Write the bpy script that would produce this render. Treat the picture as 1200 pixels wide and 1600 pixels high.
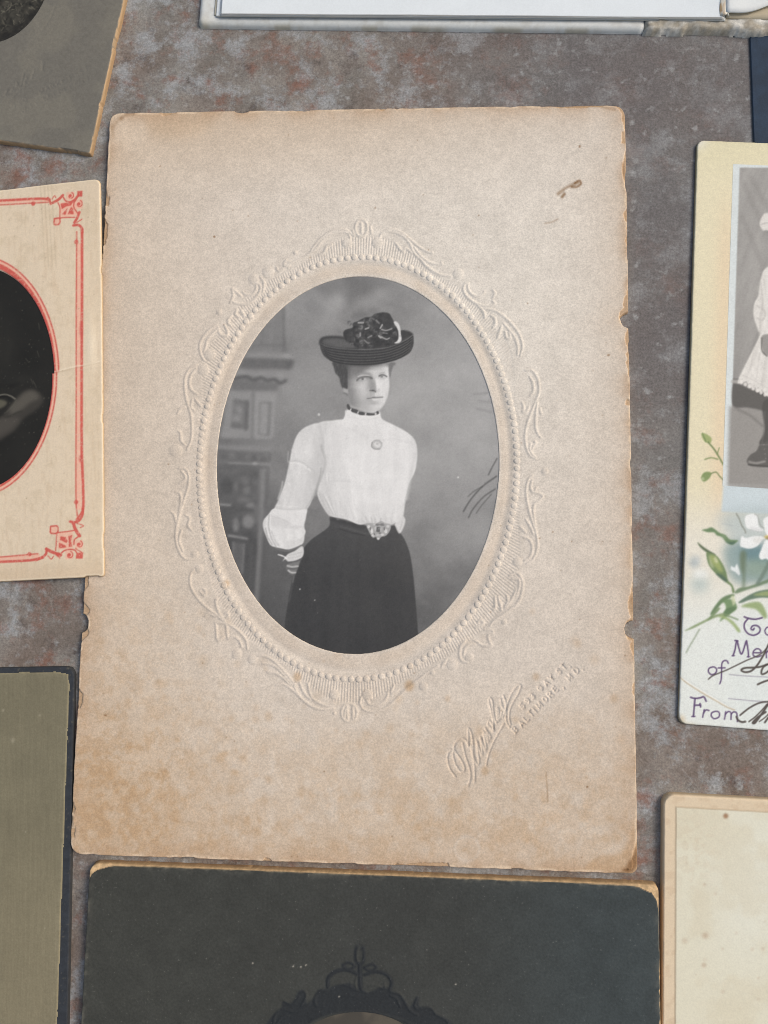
import bpy, math, random
import numpy as np
from mathutils import Matrix

# ------------------------------------------------------------------ reset
for o in list(bpy.data.objects):
    bpy.data.objects.remove(o, do_unlink=True)
scene = bpy.context.scene
COL = scene.collection

# ------------------------------------------------------------------ camera
CAM_LOC = (0.01674270819655912, -0.029431189184394815, 0.18411379099726954)
CAM_ROT = ((0.998461960013693, -0.010428999558904509, 0.054451357869338864),
           (0.01604753071082745, 0.9944697297686522, -0.10379033351882448),
           (-0.05306779780337122, 0.10450450967333487, 0.9931075552498009))
FPX = 1239.0                       # focal length in photo pixels (1200 x 1600)
cd = bpy.data.cameras.new('camera')
cd.sensor_fit = 'VERTICAL'
cd.sensor_height = 36.0
cd.sensor_width = 27.0
cd.lens = FPX / 1600.0 * 36.0
cd.clip_start = 0.005
cd.clip_end = 50.0
cam = bpy.data.objects.new('camera', cd)
M4 = Matrix(CAM_ROT).to_4x4()
M4.translation = CAM_LOC
cam.matrix_world = M4
COL.objects.link(cam)
scene.camera = cam
scene.render.resolution_x = 768
scene.render.resolution_y = 1024
scene.cycles.filter_width = 0.95
scene.render.filter_size = 0.95

# ------------------------------------------------------------------ daylight (overcast, from upper right)
SUN_EL, SUN_AZ = 46.0, 74.0        # azimuth from +Y towards +X
world = bpy.data.worlds.new('World')
scene.world = world
world.use_nodes = True
wn = world.node_tree
wn.nodes.clear()
sky = wn.nodes.new('ShaderNodeTexSky')
sky.sky_type = 'NISHITA'
sky.sun_disc = False
sky.sun_elevation = math.radians(SUN_EL)
sky.sun_rotation = math.radians(SUN_AZ)
sky.air_density = 1.5
sky.dust_density = 5.5
sky.ozone_density = 0.0
bg = wn.nodes.new('ShaderNodeBackground')
bg.inputs['Strength'].default_value = 0.11
wo = wn.nodes.new('ShaderNodeOutputWorld')
wn.links.new(sky.outputs[0], bg.inputs[0])
wn.links.new(bg.outputs[0], wo.inputs[0])
sl = bpy.data.lights.new('sun', 'SUN')
sl.energy = 1.2
sl.angle = math.radians(24)
sl.color = (1.0, 1.0, 0.99)
so = bpy.data.objects.new('sun', sl)
ce, se = math.cos(math.radians(SUN_EL)), math.sin(math.radians(SUN_EL))
sdir = (math.sin(math.radians(SUN_AZ)) * ce, math.cos(math.radians(SUN_AZ)) * ce, se)
from mathutils import Vector
so.rotation_euler = Vector(sdir).to_track_quat('Z', 'Y').to_euler()
so.location = Vector(sdir) * 2
COL.objects.link(so)
scene.view_settings.view_transform = 'Standard'
scene.view_settings.look = 'None'
scene.view_settings.gamma = 1.0
scene.view_settings.use_curve_mapping = False
scene.view_settings.exposure = 0.02

# ------------------------------------------------------------------ pixel <-> table plane (all lengths in mm)
_C = np.array(CAM_LOC) * 1000.0
_R = (np.array(CAM_ROT) @ np.diag([1, -1, -1])).T          # world -> camera (x right, y down, z forward)

def at(x, y, z):
    d = _R.T @ np.array([(x - 600) / FPX, (y - 800) / FPX, 1.0])
    k = (z - _C[2]) / d[2]
    return _C + k * d

def project(P):
    q = (P - _C) @ _R.T
    return 600 + FPX * q[..., 0] / q[..., 2], 800 + FPX * q[..., 1] / q[..., 2]

# ------------------------------------------------------------------ numpy painting kit
def srgb(c):
    c = np.asarray(c, float) / 255.0
    return np.where(c <= 0.04045, c / 12.92, ((np.maximum(c, 0) + 0.055) / 1.055) ** 2.4)

_tab = {}
def vnoise(x, y, seed=0):
    if seed not in _tab:
        _tab[seed] = np.random.RandomState(seed).rand(256, 256)
    t = _tab[seed]
    xi = np.floor(x).astype(int); yi = np.floor(y).astype(int)
    fx = x - xi; fy = y - yi
    fx = fx * fx * (3 - 2 * fx); fy = fy * fy * (3 - 2 * fy)
    a = t[yi & 255, xi & 255]; b = t[yi & 255, (xi + 1) & 255]
    c = t[(yi + 1) & 255, xi & 255]; d = t[(yi + 1) & 255, (xi + 1) & 255]
    return (a * (1 - fx) + b * fx) * (1 - fy) + (c * (1 - fx) + d * fx) * fy

def fbm(x, y, seed=0, octs=4, gain=0.5):
    s = 0; a = 1; n = 0
    for k in range(octs):
        s = s + a * vnoise(x * 2 ** k + 17.3 * k, y * 2 ** k - 9.1 * k, seed + k)
        n += a; a *= gain
    return s / n

def sstep(a, b, x):
    t = np.clip((x - a) / (b - a), 0, 1)
    return t * t * (3 - 2 * t)

def catmull(pts, closed=False, n=8):
    P = np.asarray(pts, float)
    if len(P) < 3 and not closed:
        return P
    Q = np.vstack([P[-1:], P, P[:2]]) if closed else np.vstack([2 * P[0] - P[1], P, 2 * P[-1] - P[-2]])
    out = []
    m = len(P) if closed else len(P) - 1
    t = np.linspace(0, 1, n, endpoint=False)[:, None]
    for i in range(m):
        p0, p1, p2, p3 = Q[i], Q[i + 1], Q[i + 2], Q[i + 3]
        out.append(0.5 * (2 * p1 + (p2 - p0) * t + (2 * p0 - 5 * p1 + 4 * p2 - p3) * t ** 2 + (3 * p1 - p0 - 3 * p2 + p3) * t ** 3))
    if not closed:
        out.append(P[-1:])
    return np.vstack(out)

def blur(m, s):
    if s < 0.25:
        return m
    if s <= 3:
        r = int(math.ceil(3 * s)); k = np.exp(-0.5 * (np.arange(-r, r + 1) / s) ** 2); k /= k.sum()
        for ax in (0, 1):
            pad = [(r, r) if a == ax else (0, 0) for a in (0, 1)]
            p = np.pad(m, pad, mode='edge'); o = np.zeros_like(m)
            for i, w in enumerate(k):
                o += w * (p[i:i + m.shape[0], :] if ax == 0 else p[:, i:i + m.shape[1]])
            m = o
        return m
    r = max(1, int(round(math.sqrt(s * s + 0.25) - 0.5)))
    for _ in range(3):
        for ax in (0, 1):
            pad = [(r + 1, r) if a == ax else (0, 0) for a in (0, 1)]
            c = np.cumsum(np.pad(m, pad, mode='edge'), axis=ax)
            w = 2 * r + 1
            m = ((c[w:, :] - c[:-w, :]) if ax == 0 else (c[:, w:] - c[:, :-w])) / w
    return m

class Canvas:
    """tone or colour field over a rectangle given in photo pixels; S samples per pixel"""
    def __init__(s, x0, y0, x1, y1, S=2, ch=3, fill=0.0):
        s.x0, s.y0, s.S, s.ch = x0, y0, S, ch
        s.w = int((x1 - x0) * S) + 1; s.h = int((y1 - y0) * S) + 1
        s.a = np.zeros((s.h, s.w, ch)); s.a[:] = fill
        s.map = lambda p: np.asarray(p, float)
        s.k = 1.0                     # tracing units per photo pixel (for widths and blurs)
    def zoom(s, ox, oy, k):           # trace in the coordinates of an enlarged view
        s.map = lambda p: np.asarray(p, float) / k + np.array([ox, oy]); s.k = k
        return s
    def grid(s, r0=0, r1=None, c0=0, c1=None):
        r1 = s.h if r1 is None else r1; c1 = s.w if c1 is None else c1
        return np.meshgrid(s.x0 + np.arange(c0, c1) / s.S, s.y0 + np.arange(r0, r1) / s.S)
    def _box(s, Q, m):
        c0 = max(0, int(math.floor(Q[:, 0].min() - m))); c1 = min(s.w, int(math.ceil(Q[:, 0].max() + m)) + 1)
        r0 = max(0, int(math.floor(Q[:, 1].min() - m))); r1 = min(s.h, int(math.ceil(Q[:, 1].max() + m)) + 1)
        return r0, r1, c0, c1
    def _cv(s, pts):
        return (s.map(pts) - [s.x0, s.y0]) * s.S
    def _comp(s, box, m, val, mode):
        r0, r1, c0, c1 = box
        if callable(val):
            X, Y = s.grid(r0, r1, c0, c1); val = np.asarray(val(X, Y))
            if val.ndim == 2: val = val[..., None]
        v = np.asarray(val, float)
        m = m[..., None]; t = s.a[r0:r1, c0:c1]
        if mode == 'mix': t += (v - t) * m
        elif mode == 'add': t += v * m
        elif mode == 'max': np.maximum(t, v * m, out=t)
        elif mode == 'mul': t *= 1 + (v - 1) * m
    def poly(s, pts, val, b=0.7, alpha=1.0, smooth=True, mode='mix', raw=False):
        P = catmull(pts, True) if smooth else np.asarray(pts, float)
        Q = P if raw else s._cv(P)
        bs = b * s.S
        box = s._box(Q, 3 * bs + 2); r0, r1, c0, c1 = box
        if r1 <= r0 or c1 <= c0: return
        F = 2
        hh, ww = (r1 - r0) * F, (c1 - c0) * F
        D = np.zeros((hh, ww + 1), np.uint8)
        q = (Q - [c0, r0]) * F
        for (xa, ya), (xb, yb) in zip(q, np.roll(q, -1, 0)):
            if ya == yb: continue
            if ya > yb: xa, ya, xb, yb = xb, yb, xa, ya
            ra = max(0, int(math.ceil(ya - .5))); rb = min(hh, int(math.ceil(yb - .5)))
            if rb <= ra: continue
            rr = np.arange(ra, rb)
            cx = np.clip(np.ceil(xa + (rr + .5 - ya) * (xb - xa) / (yb - ya) - .5), 0, ww).astype(int)
            D[rr, cx] ^= 1
        m = np.bitwise_xor.accumulate(D, axis=1)[:, :ww].astype(float)
        m = m.reshape(hh // F, F, ww // F, F).mean((1, 3))
        s._comp(box, blur(m, bs) * alpha, val, mode)
    def line(s, pts, w, val, b=0.6, alpha=1.0, mode='mix', smooth=True, taper=0.0, round_=False):
        """w = full width in photo px; round_ gives a half-round profile (relief)"""
        Q = s._cv(catmull(pts) if smooth and len(pts) > 2 else pts)
        hw = w * s.S / 2; bs = b * s.S
        box = s._box(Q, hw + 3 * bs + 2); r0, r1, c0, c1 = box
        if r1 <= r0 or c1 <= c0: return
        d = np.full((r1 - r0, c1 - c0), 1e9)
        L = np.concatenate([[0], np.cumsum(np.hypot(*np.diff(Q, axis=0).T))]); tot = max(L[-1], 1e-6)
        for i in range(len(Q) - 1):
            a, e = Q[i], Q[i + 1]
            u0 = (L[i] + L[i + 1]) / 2 / tot
            f = 1.0 if not taper else max(0.12, 1 - taper * abs(2 * u0 - 1) ** 2.0)
            lo_r = max(0, int(min(a[1], e[1]) - hw - 3 * bs - 2) - r0); hi_r = min(r1 - r0, int(max(a[1], e[1]) + hw + 3 * bs + 3) - r0)
            lo_c = max(0, int(min(a[0], e[0]) - hw - 3 * bs - 2) - c0); hi_c = min(c1 - c0, int(max(a[0], e[0]) + hw + 3 * bs + 3) - c0)
            if hi_r <= lo_r or hi_c <= lo_c: continue
            X, Y = np.meshgrid(np.arange(lo_c, hi_c) + c0, np.arange(lo_r, hi_r) + r0)
            ab = e - a; l2 = max(ab @ ab, 1e-9)
            t = np.clip(((X - a[0]) * ab[0] + (Y - a[1]) * ab[1]) / l2, 0, 1)
            dd = np.hypot(X - a[0] - t * ab[0], Y - a[1] - t * ab[1]) / f
            v = d[lo_r:hi_r, lo_c:hi_c]; np.minimum(v, dd, out=v)
        if round_:
            m = np.sqrt(np.clip(1 - (d / hw) ** 2, 0, 1))
            m = blur(m, bs)
        else:
            m = blur(np.clip(hw - d + .5, 0, 1), bs)
        s._comp(box, m * alpha, val, mode)
    def ell(s, cx, cy, rx, ry, val, b=0.7, alpha=1.0, rot=0, mode='mix'):
        t = np.linspace(0, 2 * math.pi, 40, endpoint=False)
        c, n = math.cos(rot), math.sin(rot)
        x = rx * np.cos(t); y = ry * np.sin(t)
        s.poly(np.stack([cx + x * c - y * n, cy + x * n + y * c], 1), val, b, alpha, False, mode)
    def dome(s, cx, cy, r, val, mode='max', p=0.5):
        q = s._cv([(cx, cy)])[0]; rr = r / s.k * s.S
        box = s._box(np.array([q]), rr + 2); r0, r1, c0, c1 = box
        if r1 <= r0 or c1 <= c0: return
        X, Y = np.meshgrid(np.arange(c0, c1), np.arange(r0, r1))
        m = np.clip(1 - ((X - q[0]) ** 2 + (Y - q[1]) ** 2) / rr ** 2, 0, 1) ** p
        s._comp(box, m, val, mode)
    def sample(s, x, y):
        u = np.clip((x - s.x0) * s.S, 0, s.w - 1.001); v = np.clip((y - s.y0) * s.S, 0, s.h - 1.001)
        i = u.astype(int); j = v.astype(int); fu = (u - i)[..., None]; fv = (v - j)[..., None]
        a = s.a
        return (a[j, i] * (1 - fu) + a[j, i + 1] * fu) * (1 - fv) + (a[j + 1, i] * (1 - fu) + a[j + 1, i + 1] * fu) * fv

# ------------------------------------------------------------------ objects, meshes, materials
def tag(o, label=None, cat=None, group=None, kind=None):
    if label: o['label'] = label
    if cat: o['category'] = cat
    if group: o['group'] = group
    if kind: o['kind'] = kind
    return o

def empty(name, loc_mm, label, cat):
    o = bpy.data.objects.new(name, None)
    o.empty_display_size = 0.01
    o.location = [c * 0.001 for c in loc_mm]
    COL.objects.link(o)
    return tag(o, label, cat)

def link(name, me, mat, parent=None):
    o = bpy.data.objects.new(name, me)
    if mat and not me.materials: me.materials.append(mat)
    COL.objects.link(o)
    if parent:
        o.parent = parent
        o.matrix_parent_inverse = Matrix.Translation(parent.location).inverted()
    return o

def grid_mesh(name, P, keep=None, col=None):
    """P (ny,nx,3) in mm; keep (ny-1,nx-1); col (ny,nx,3) linear"""
    ny, nx = P.shape[:2]
    idx = np.arange(ny * nx).reshape(ny, nx)
    q = np.stack([idx[1:, :-1], idx[1:, 1:], idx[:-1, 1:], idx[:-1, :-1]], -1)
    q = q[keep] if keep is not None else q.reshape(-1, 4)
    used = np.zeros(ny * nx, bool); used[q.ravel()] = True
    re = np.cumsum(used) - 1
    q = re[q].astype(np.int32)
    V = (P.reshape(-1, 3)[used] * 0.001).astype(np.float32)
    me = bpy.data.meshes.new(name)
    me.vertices.add(len(V)); me.vertices.foreach_set('co', V.ravel())
    me.loops.add(q.size); me.loops.foreach_set('vertex_index', q.ravel())
    me.polygons.add(len(q))
    me.polygons.foreach_set('loop_start', np.arange(0, q.size, 4, dtype=np.int32))
    me.polygons.foreach_set('use_smooth', np.ones(len(q), bool))
    me.update(calc_edges=True)
    if col is not None:
        at_ = me.color_attributes.new('Col', 'FLOAT_COLOR', 'POINT')
        c = np.ones((len(V), 4), np.float32); c[:, :3] = col.reshape(-1, 3)[used]
        at_.data.foreach_set('color', c.ravel())
    return me

def poly_mesh(name, verts_mm, faces, smooth=False):
    me = bpy.data.meshes.new(name)
    me.from_pydata([tuple(c * 0.001 for c in v) for v in verts_mm], [], faces)
    if smooth:
        for p in me.polygons: p.use_smooth = True
    me.update()
    return me

def N(nt, kind, **kw):
    n = nt.nodes.new(kind)
    for k, v in kw.items(): setattr(n, k, v)
    return n

def noise_node(nt, vec, scale, detail=3, rough=0.55):
    n = N(nt, 'ShaderNodeTexNoise')
    n.inputs['Scale'].default_value = scale; n.inputs['Detail'].default_value = detail; n.inputs['Roughness'].default_value = rough
    nt.links.new(vec, n.inputs['Vector'])
    return n.outputs['Fac']

def ramp(nt, fac, stops):
    r = N(nt, 'ShaderNodeValToRGB')
    e = r.color_ramp.elements
    while len(e) < len(stops): e.new(0.5)
    for el, (p, c) in zip(e, stops):
        el.position = p; el.color = (*c, 1) if len(c) == 3 else c
    nt.links.new(fac, r.inputs[0])
    return r.outputs[0]

def mix(nt, a, b, fac, mode='MIX'):
    m = N(nt, 'ShaderNodeMix', data_type='RGBA', blend_type=mode)
    if isinstance(fac, (int, float)): m.inputs[0].default_value = fac
    else: nt.links.new(fac, m.inputs[0])
    for sock, v in ((m.inputs[6], a), (m.inputs[7], b)):
        if isinstance(v, tuple): sock.default_value = (*v, 1)
        else: nt.links.new(v, sock)
    return m.outputs[2]

def paper(name, color=None, rough=0.85, spec=0.3, grain=0.10, grain_scale=2600, bump=0.25, weave=0.0, source='attr', speck=0.0):
    """matte card stock: colour from the printed colour layer (or one flat colour), fibre mottling and fine tooth"""
    m = bpy.data.materials.new(name); m.use_nodes = True
    nt = m.node_tree; bs = nt.nodes['Principled BSDF']
    g = N(nt, 'ShaderNodeNewGeometry'); pos = g.outputs['Position']
    if source == 'attr':
        a = N(nt, 'ShaderNodeAttribute', attribute_name='Col'); c = a.outputs['Color']
    elif source == 'object':
        c = N(nt, 'ShaderNodeObjectInfo').outputs['Color']
    else:
        rgb = N(nt, 'ShaderNodeRGB'); rgb.outputs[0].default_value = (*srgb(color), 1); c = rgb.outputs[0]
    f1 = noise_node(nt, pos, grain_scale, 3, 0.6)
    r1 = ramp(nt, f1, [(0.30, (1 - grain,) * 3), (0.70, (1 + grain * 0.9,) * 3)])
    c = mix(nt, c, r1, 1.0, 'MULTIPLY')
    f2 = noise_node(nt, pos, grain_scale * 0.28, 4, 0.65)
    r2 = ramp(nt, f2, [(0.3, (1 - grain * .4, 1 - grain * .43, 1 - grain * .46)), (0.7, (1 + grain * .4,) * 3)])
    c = mix(nt, c, r2, 1.0, 'MULTIPLY')
    if speck:
        f3 = noise_node(nt, pos, 1900, 1, 0.5)
        c = mix(nt, c, (0.55, 0.53, 0.48), ramp(nt, f3, [(0.735, (0, 0, 0)), (0.80, (speck,) * 3)]))
    nt.links.new(c, bs.inputs['Base Color'])
    bs.inputs['Roughness'].default_value = rough
    bs.inputs['Specular IOR Level'].default_value = spec
    h = f1
    if weave:
        w = N(nt, 'ShaderNodeTexWave'); w.inputs['Scale'].default_value = weave; w.bands_direction = 'X'
        w.inputs['Distortion'].default_value = 1.5; w.inputs['Detail'].default_value = 2
        nt.links.new(pos, w.inputs['Vector'])
        ad = N(nt, 'ShaderNodeMath', operation='ADD'); nt.links.new(f1, ad.inputs[0]); nt.links.new(w.outputs['Fac'], ad.inputs[1]); h = ad.outputs[0]
    b = N(nt, 'ShaderNodeBump'); b.inputs['Strength'].default_value = bump; b.inputs['Distance'].default_value = 0.00008
    nt.links.new(h, b.inputs['Height']); nt.links.new(b.outputs[0], bs.inputs['Normal'])
    return m

def coords(L, fine, coarse, zones, edge=(0.0, 0.07, 0.15, 0.28, 0.5), hi_edge=True, lo_edge=True):
    """sample positions 0..L: spacing fine inside zones, coarse elsewhere, tight at the cut edges"""
    pts = []
    p = 0.0
    while p < L:
        pts.append(p)
        p += fine if any(a <= p <= b for a, b in zones) else coarse
    v = np.array(pts + [L])
    if lo_edge: v = np.concatenate([edge, v[v > edge[-1] + fine * .3]])
    if hi_edge: v = np.concatenate([v[v < L - edge[-1] - fine * .3], L - np.array(edge)[::-1]])
    return np.unique(np.round(v, 4))

class Frame:
    """a card lying flat: origin = upper-left corner, U right, V down (world mm)"""
    def __init__(s, p, q, axis, anchor, W, H, z):
        A, B = at(*p, z)[:2], at(*q, z)[:2]
        d = (B - A) / np.linalg.norm(B - A)
        if axis == 'U': U = d; V = np.array([d[1], -d[0]])
        else: V = d; U = np.array([-d[1], d[0]])
        O = A.copy()
        if 'R' in anchor: O = O - U * W
        if 'B' in anchor: O = O - V * H
        s.O, s.U, s.V, s.W, s.H, s.z = O, U, V, W, H, z
    def xy(s, S, T):
        return s.O[0] + S * s.U[0] + T * s.V[0], s.O[1] + S * s.U[1] + T * s.V[1]
    def st(s, x, y, z=None):
        P = at(x, y, s.z if z is None else z)[:2] - s.O
        return P @ s.U, P @ s.V
    def centre(s, z=0):
        x, y = s.xy(s.W / 2, s.H / 2); return (x, y, z)

def sdf_round(S, T, W, H, r):
    """distance inside a rounded rectangle (positive inside); r scalar or (tl,tr,br,bl)"""
    if np.isscalar(r): r = (r,) * 4
    rr = np.where(T < H / 2, np.where(S < W / 2, r[0], r[1]), np.where(S < W / 2, r[3], r[2]))
    qx = np.abs(S - W / 2) - W / 2 + rr; qy = np.abs(T - H / 2) - H / 2 + rr
    return -(np.hypot(np.maximum(qx, 0), np.maximum(qy, 0)) + np.minimum(np.maximum(qx, qy), 0) - rr)

def edge_profile(d, run):
    t = np.clip(d / run, 0, 1)
    return np.sqrt(np.clip(1 - (1 - t) ** 2, 0, 1))

def board(name, fr, xs, ys, thick, dist, mat, parent, colour, relief=None, base=None, run=0.16, z0=0.0, cut=None):
    """one solid piece of card as a relief: top face, worn edge and side walls in one skin"""
    S, T = np.meshgrid(xs, ys)
    d = dist(S, T)
    h = thick * edge_profile(d, run)
    X, Y = fr.xy(S, T)
    P = np.stack([X, Y, np.full_like(X, z0 + thick)], -1)
    px, py = project(P)
    extra = relief(S, T, px, py, d) if relief is not None else 0
    h = h + np.where(d > 0, extra, 0)
    bz = base(S, T) if base is not None else 0
    P[..., 2] = z0 + bz + np.maximum(h, 0)
    c = colour(S, T, px, py, d)
    keep = ~((d[1:, :-1] <= 0) & (d[1:, 1:] <= 0) & (d[:-1, :-1] <= 0) & (d[:-1, 1:] <= 0))
    if cut is not None:
        k = cut(S, T)
        keep &= ~(k[1:, :-1] & k[1:, 1:] & k[:-1, :-1] & k[:-1, 1:])
    return link(name, grid_mesh(name, P, keep, srgb(np.clip(c, 0, 255))), mat, parent)

def lerp(a, b, m):
    return a + (np.asarray(b, float) - a) * m[..., None]

def flat(shape, c):
    a = np.empty(shape + (3,)); a[:] = c
    return a

# ================================================================== tabletop
def tabletop():
    m = bpy.data.materials.new('mottled_tabletop'); m.use_nodes = True
    nt = m.node_tree; bs = nt.nodes['Principled BSDF']
    pos = N(nt, 'ShaderNodeNewGeometry').outputs['Position']
    def shift(dx, dy):
        o = N(nt, 'ShaderNodeVectorMath', operation='ADD'); o.inputs[1].default_value = (dx, dy, 0); nt.links.new(pos, o.inputs[0]); return o.outputs[0]
    def mth(op, p, q):
        m_ = N(nt, 'ShaderNodeMath', operation=op)
        for i, v_ in enumerate((p, q)):
            if isinstance(v_, (int, float)): m_.inputs[i].default_value = v_
            else: nt.links.new(v_, m_.inputs[i])
        return m_.outputs[0]
    sep = N(nt, 'ShaderNodeSeparateXYZ'); nt.links.new(pos, sep.inputs[0])
    # the slab is plainer and darker along its right side, as glazed
    mr = N(nt, 'ShaderNodeMapRange'); nt.links.new(sep.outputs[0], mr.inputs[0]); mr.inputs[1].default_value = 0.0; mr.inputs[2].default_value = 0.05
    ym = N(nt, 'ShaderNodeMapRange'); nt.links.new(sep.outputs[1], ym.inputs[0]); ym.inputs[1].default_value = -0.035; ym.inputs[2].default_value = 0.03
    plain = mth('MULTIPLY', mr.outputs[0], ym.outputs[0])
    plain = mth('MULTIPLY', plain, ramp(nt, noise_node(nt, shift(7, 3), 60, 4, .6), [(.3, (.75,) * 3), (.6, (1.0,) * 3)]))
    rich = mth('SUBTRACT', 1.0, plain)
    big = noise_node(nt, pos, 90, 6, 0.68)
    zone = ramp(nt, noise_node(nt, shift(4.4, -2.3), 32, 3, .55), [(.38, (0, 0, 0)), (.62, (1, 1, 1))])
    c = ramp(nt, big, [(0.38, tuple(srgb((101, 95, 90)))), (0.50, tuple(srgb((124, 118, 114)))), (0.60, tuple(srgb((146, 143, 138))))])
    c = mix(nt, c, mix(nt, tuple(srgb((120, 104, 92))), tuple(srgb((138, 138, 133))), zone), .55)
    c = mix(nt, c, tuple(srgb((99, 96, 97))), mth('MULTIPLY', plain, .85))
    # cool pale patches
    blue = noise_node(nt, shift(-5.3, 2.2), 85, 8, 0.74)
    bf = ramp(nt, blue, [(0.49, (0, 0, 0)), (0.59, (0.8, 0.8, 0.8))])
    c = mix(nt, c, tuple(srgb((155, 158, 160))), mth('MULTIPLY', bf, mth('ADD', .35, mth('MULTIPLY', rich, .65))))
    # rust
    rust = noise_node(nt, shift(3.1, 1.7), 100, 8, 0.74)
    rf = ramp(nt, rust, [(0.52, (0, 0, 0)), (0.64, (0.8, 0.8, 0.8))])
    c = mix(nt, c, tuple(srgb((128, 92, 78))), mth('MULTIPLY', rf, mth('ADD', .12, mth('MULTIPLY', rich, .88))))
    # dark brown blotches
    dark = noise_node(nt, shift(1.3, -4.2), 150, 7, 0.72)
    c = mix(nt, c, tuple(srgb((78, 68, 64))), mth('MULTIPLY', ramp(nt, dark, [(0.55, (0, 0, 0)), (0.68, (0.75, 0.75, 0.75))]), mth('ADD', .2, mth('MULTIPLY', rich, .8))))
    # small pale flecks
    pale = noise_node(nt, shift(9.3, 5.2), 390, 3.0, 0.5)
    c = mix(nt, c, tuple(srgb((160, 162, 162))), ramp(nt, pale, [(0.60, (0, 0, 0)), (0.74, (0.65, 0.65, 0.65))]))
    fine = noise_node(nt, pos, 2100, 3, 0.7)
    c = mix(nt, c, ramp(nt, fine, [(0.3, (0.70,) * 3), (0.7, (1.28,) * 3)]), 1.0, 'MULTIPLY')
    med = noise_node(nt, pos, 900, 2, 0.6)
    c = mix(nt, c, ramp(nt, med, [(0.3, (0.86,) * 3), (0.7, (1.13,) * 3)]), 1.0, 'MULTIPLY')
    nt.links.new(c, bs.inputs['Base Color'])
    bs.inputs['Roughness'].default_value = 0.62
    bs.inputs['Specular IOR Level'].default_value = 0.35
    b = N(nt, 'ShaderNodeBump'); b.inputs['Strength'].default_value = 0.2; b.inputs['Distance'].default_value = 0.0001
    nt.links.new(fine, b.inputs['Height']); nt.links.new(b.outputs[0], bs.inputs['Normal'])
    x0, x1, y0, y1, t = -480, 480, -480, 480, 12
    me = poly_mesh('table_top', [(x0, y0, 0), (x1, y0, 0), (x1, y1, 0), (x0, y1, 0), (x0, y0, -t), (x1, y0, -t), (x1, y1, -t), (x0, y1, -t)],
                   [(0, 1, 2, 3), (7, 6, 5, 4), (0, 4, 5, 1), (1, 5, 6, 2), (2, 6, 7, 3), (3, 7, 4, 0)])
    o = link('table_top', me, m)
    tag(o, 'mottled grey and rust stone-look tabletop under all the cards', kind='structure')
tabletop()

# ================================================================== main mount with the oval portrait
TH = 1.6
MW, MH = 127.0, 178.3
main_fr = Frame((171, 176), (978, 162), 'U', 'TL', MW, MH, TH)
main_fr.O = np.array([-MW / 2, MH / 2]); main_fr.U = np.array([1.0, 0]); main_fr.V = np.array([0, -1.0])
OV = (0.1, 1.7, 33.0, 44.6)        # photo opening: centre x, y, radii (mm)
BR = (0.1, 1.25, 37.25, 49.9)      # ring of beads

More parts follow.
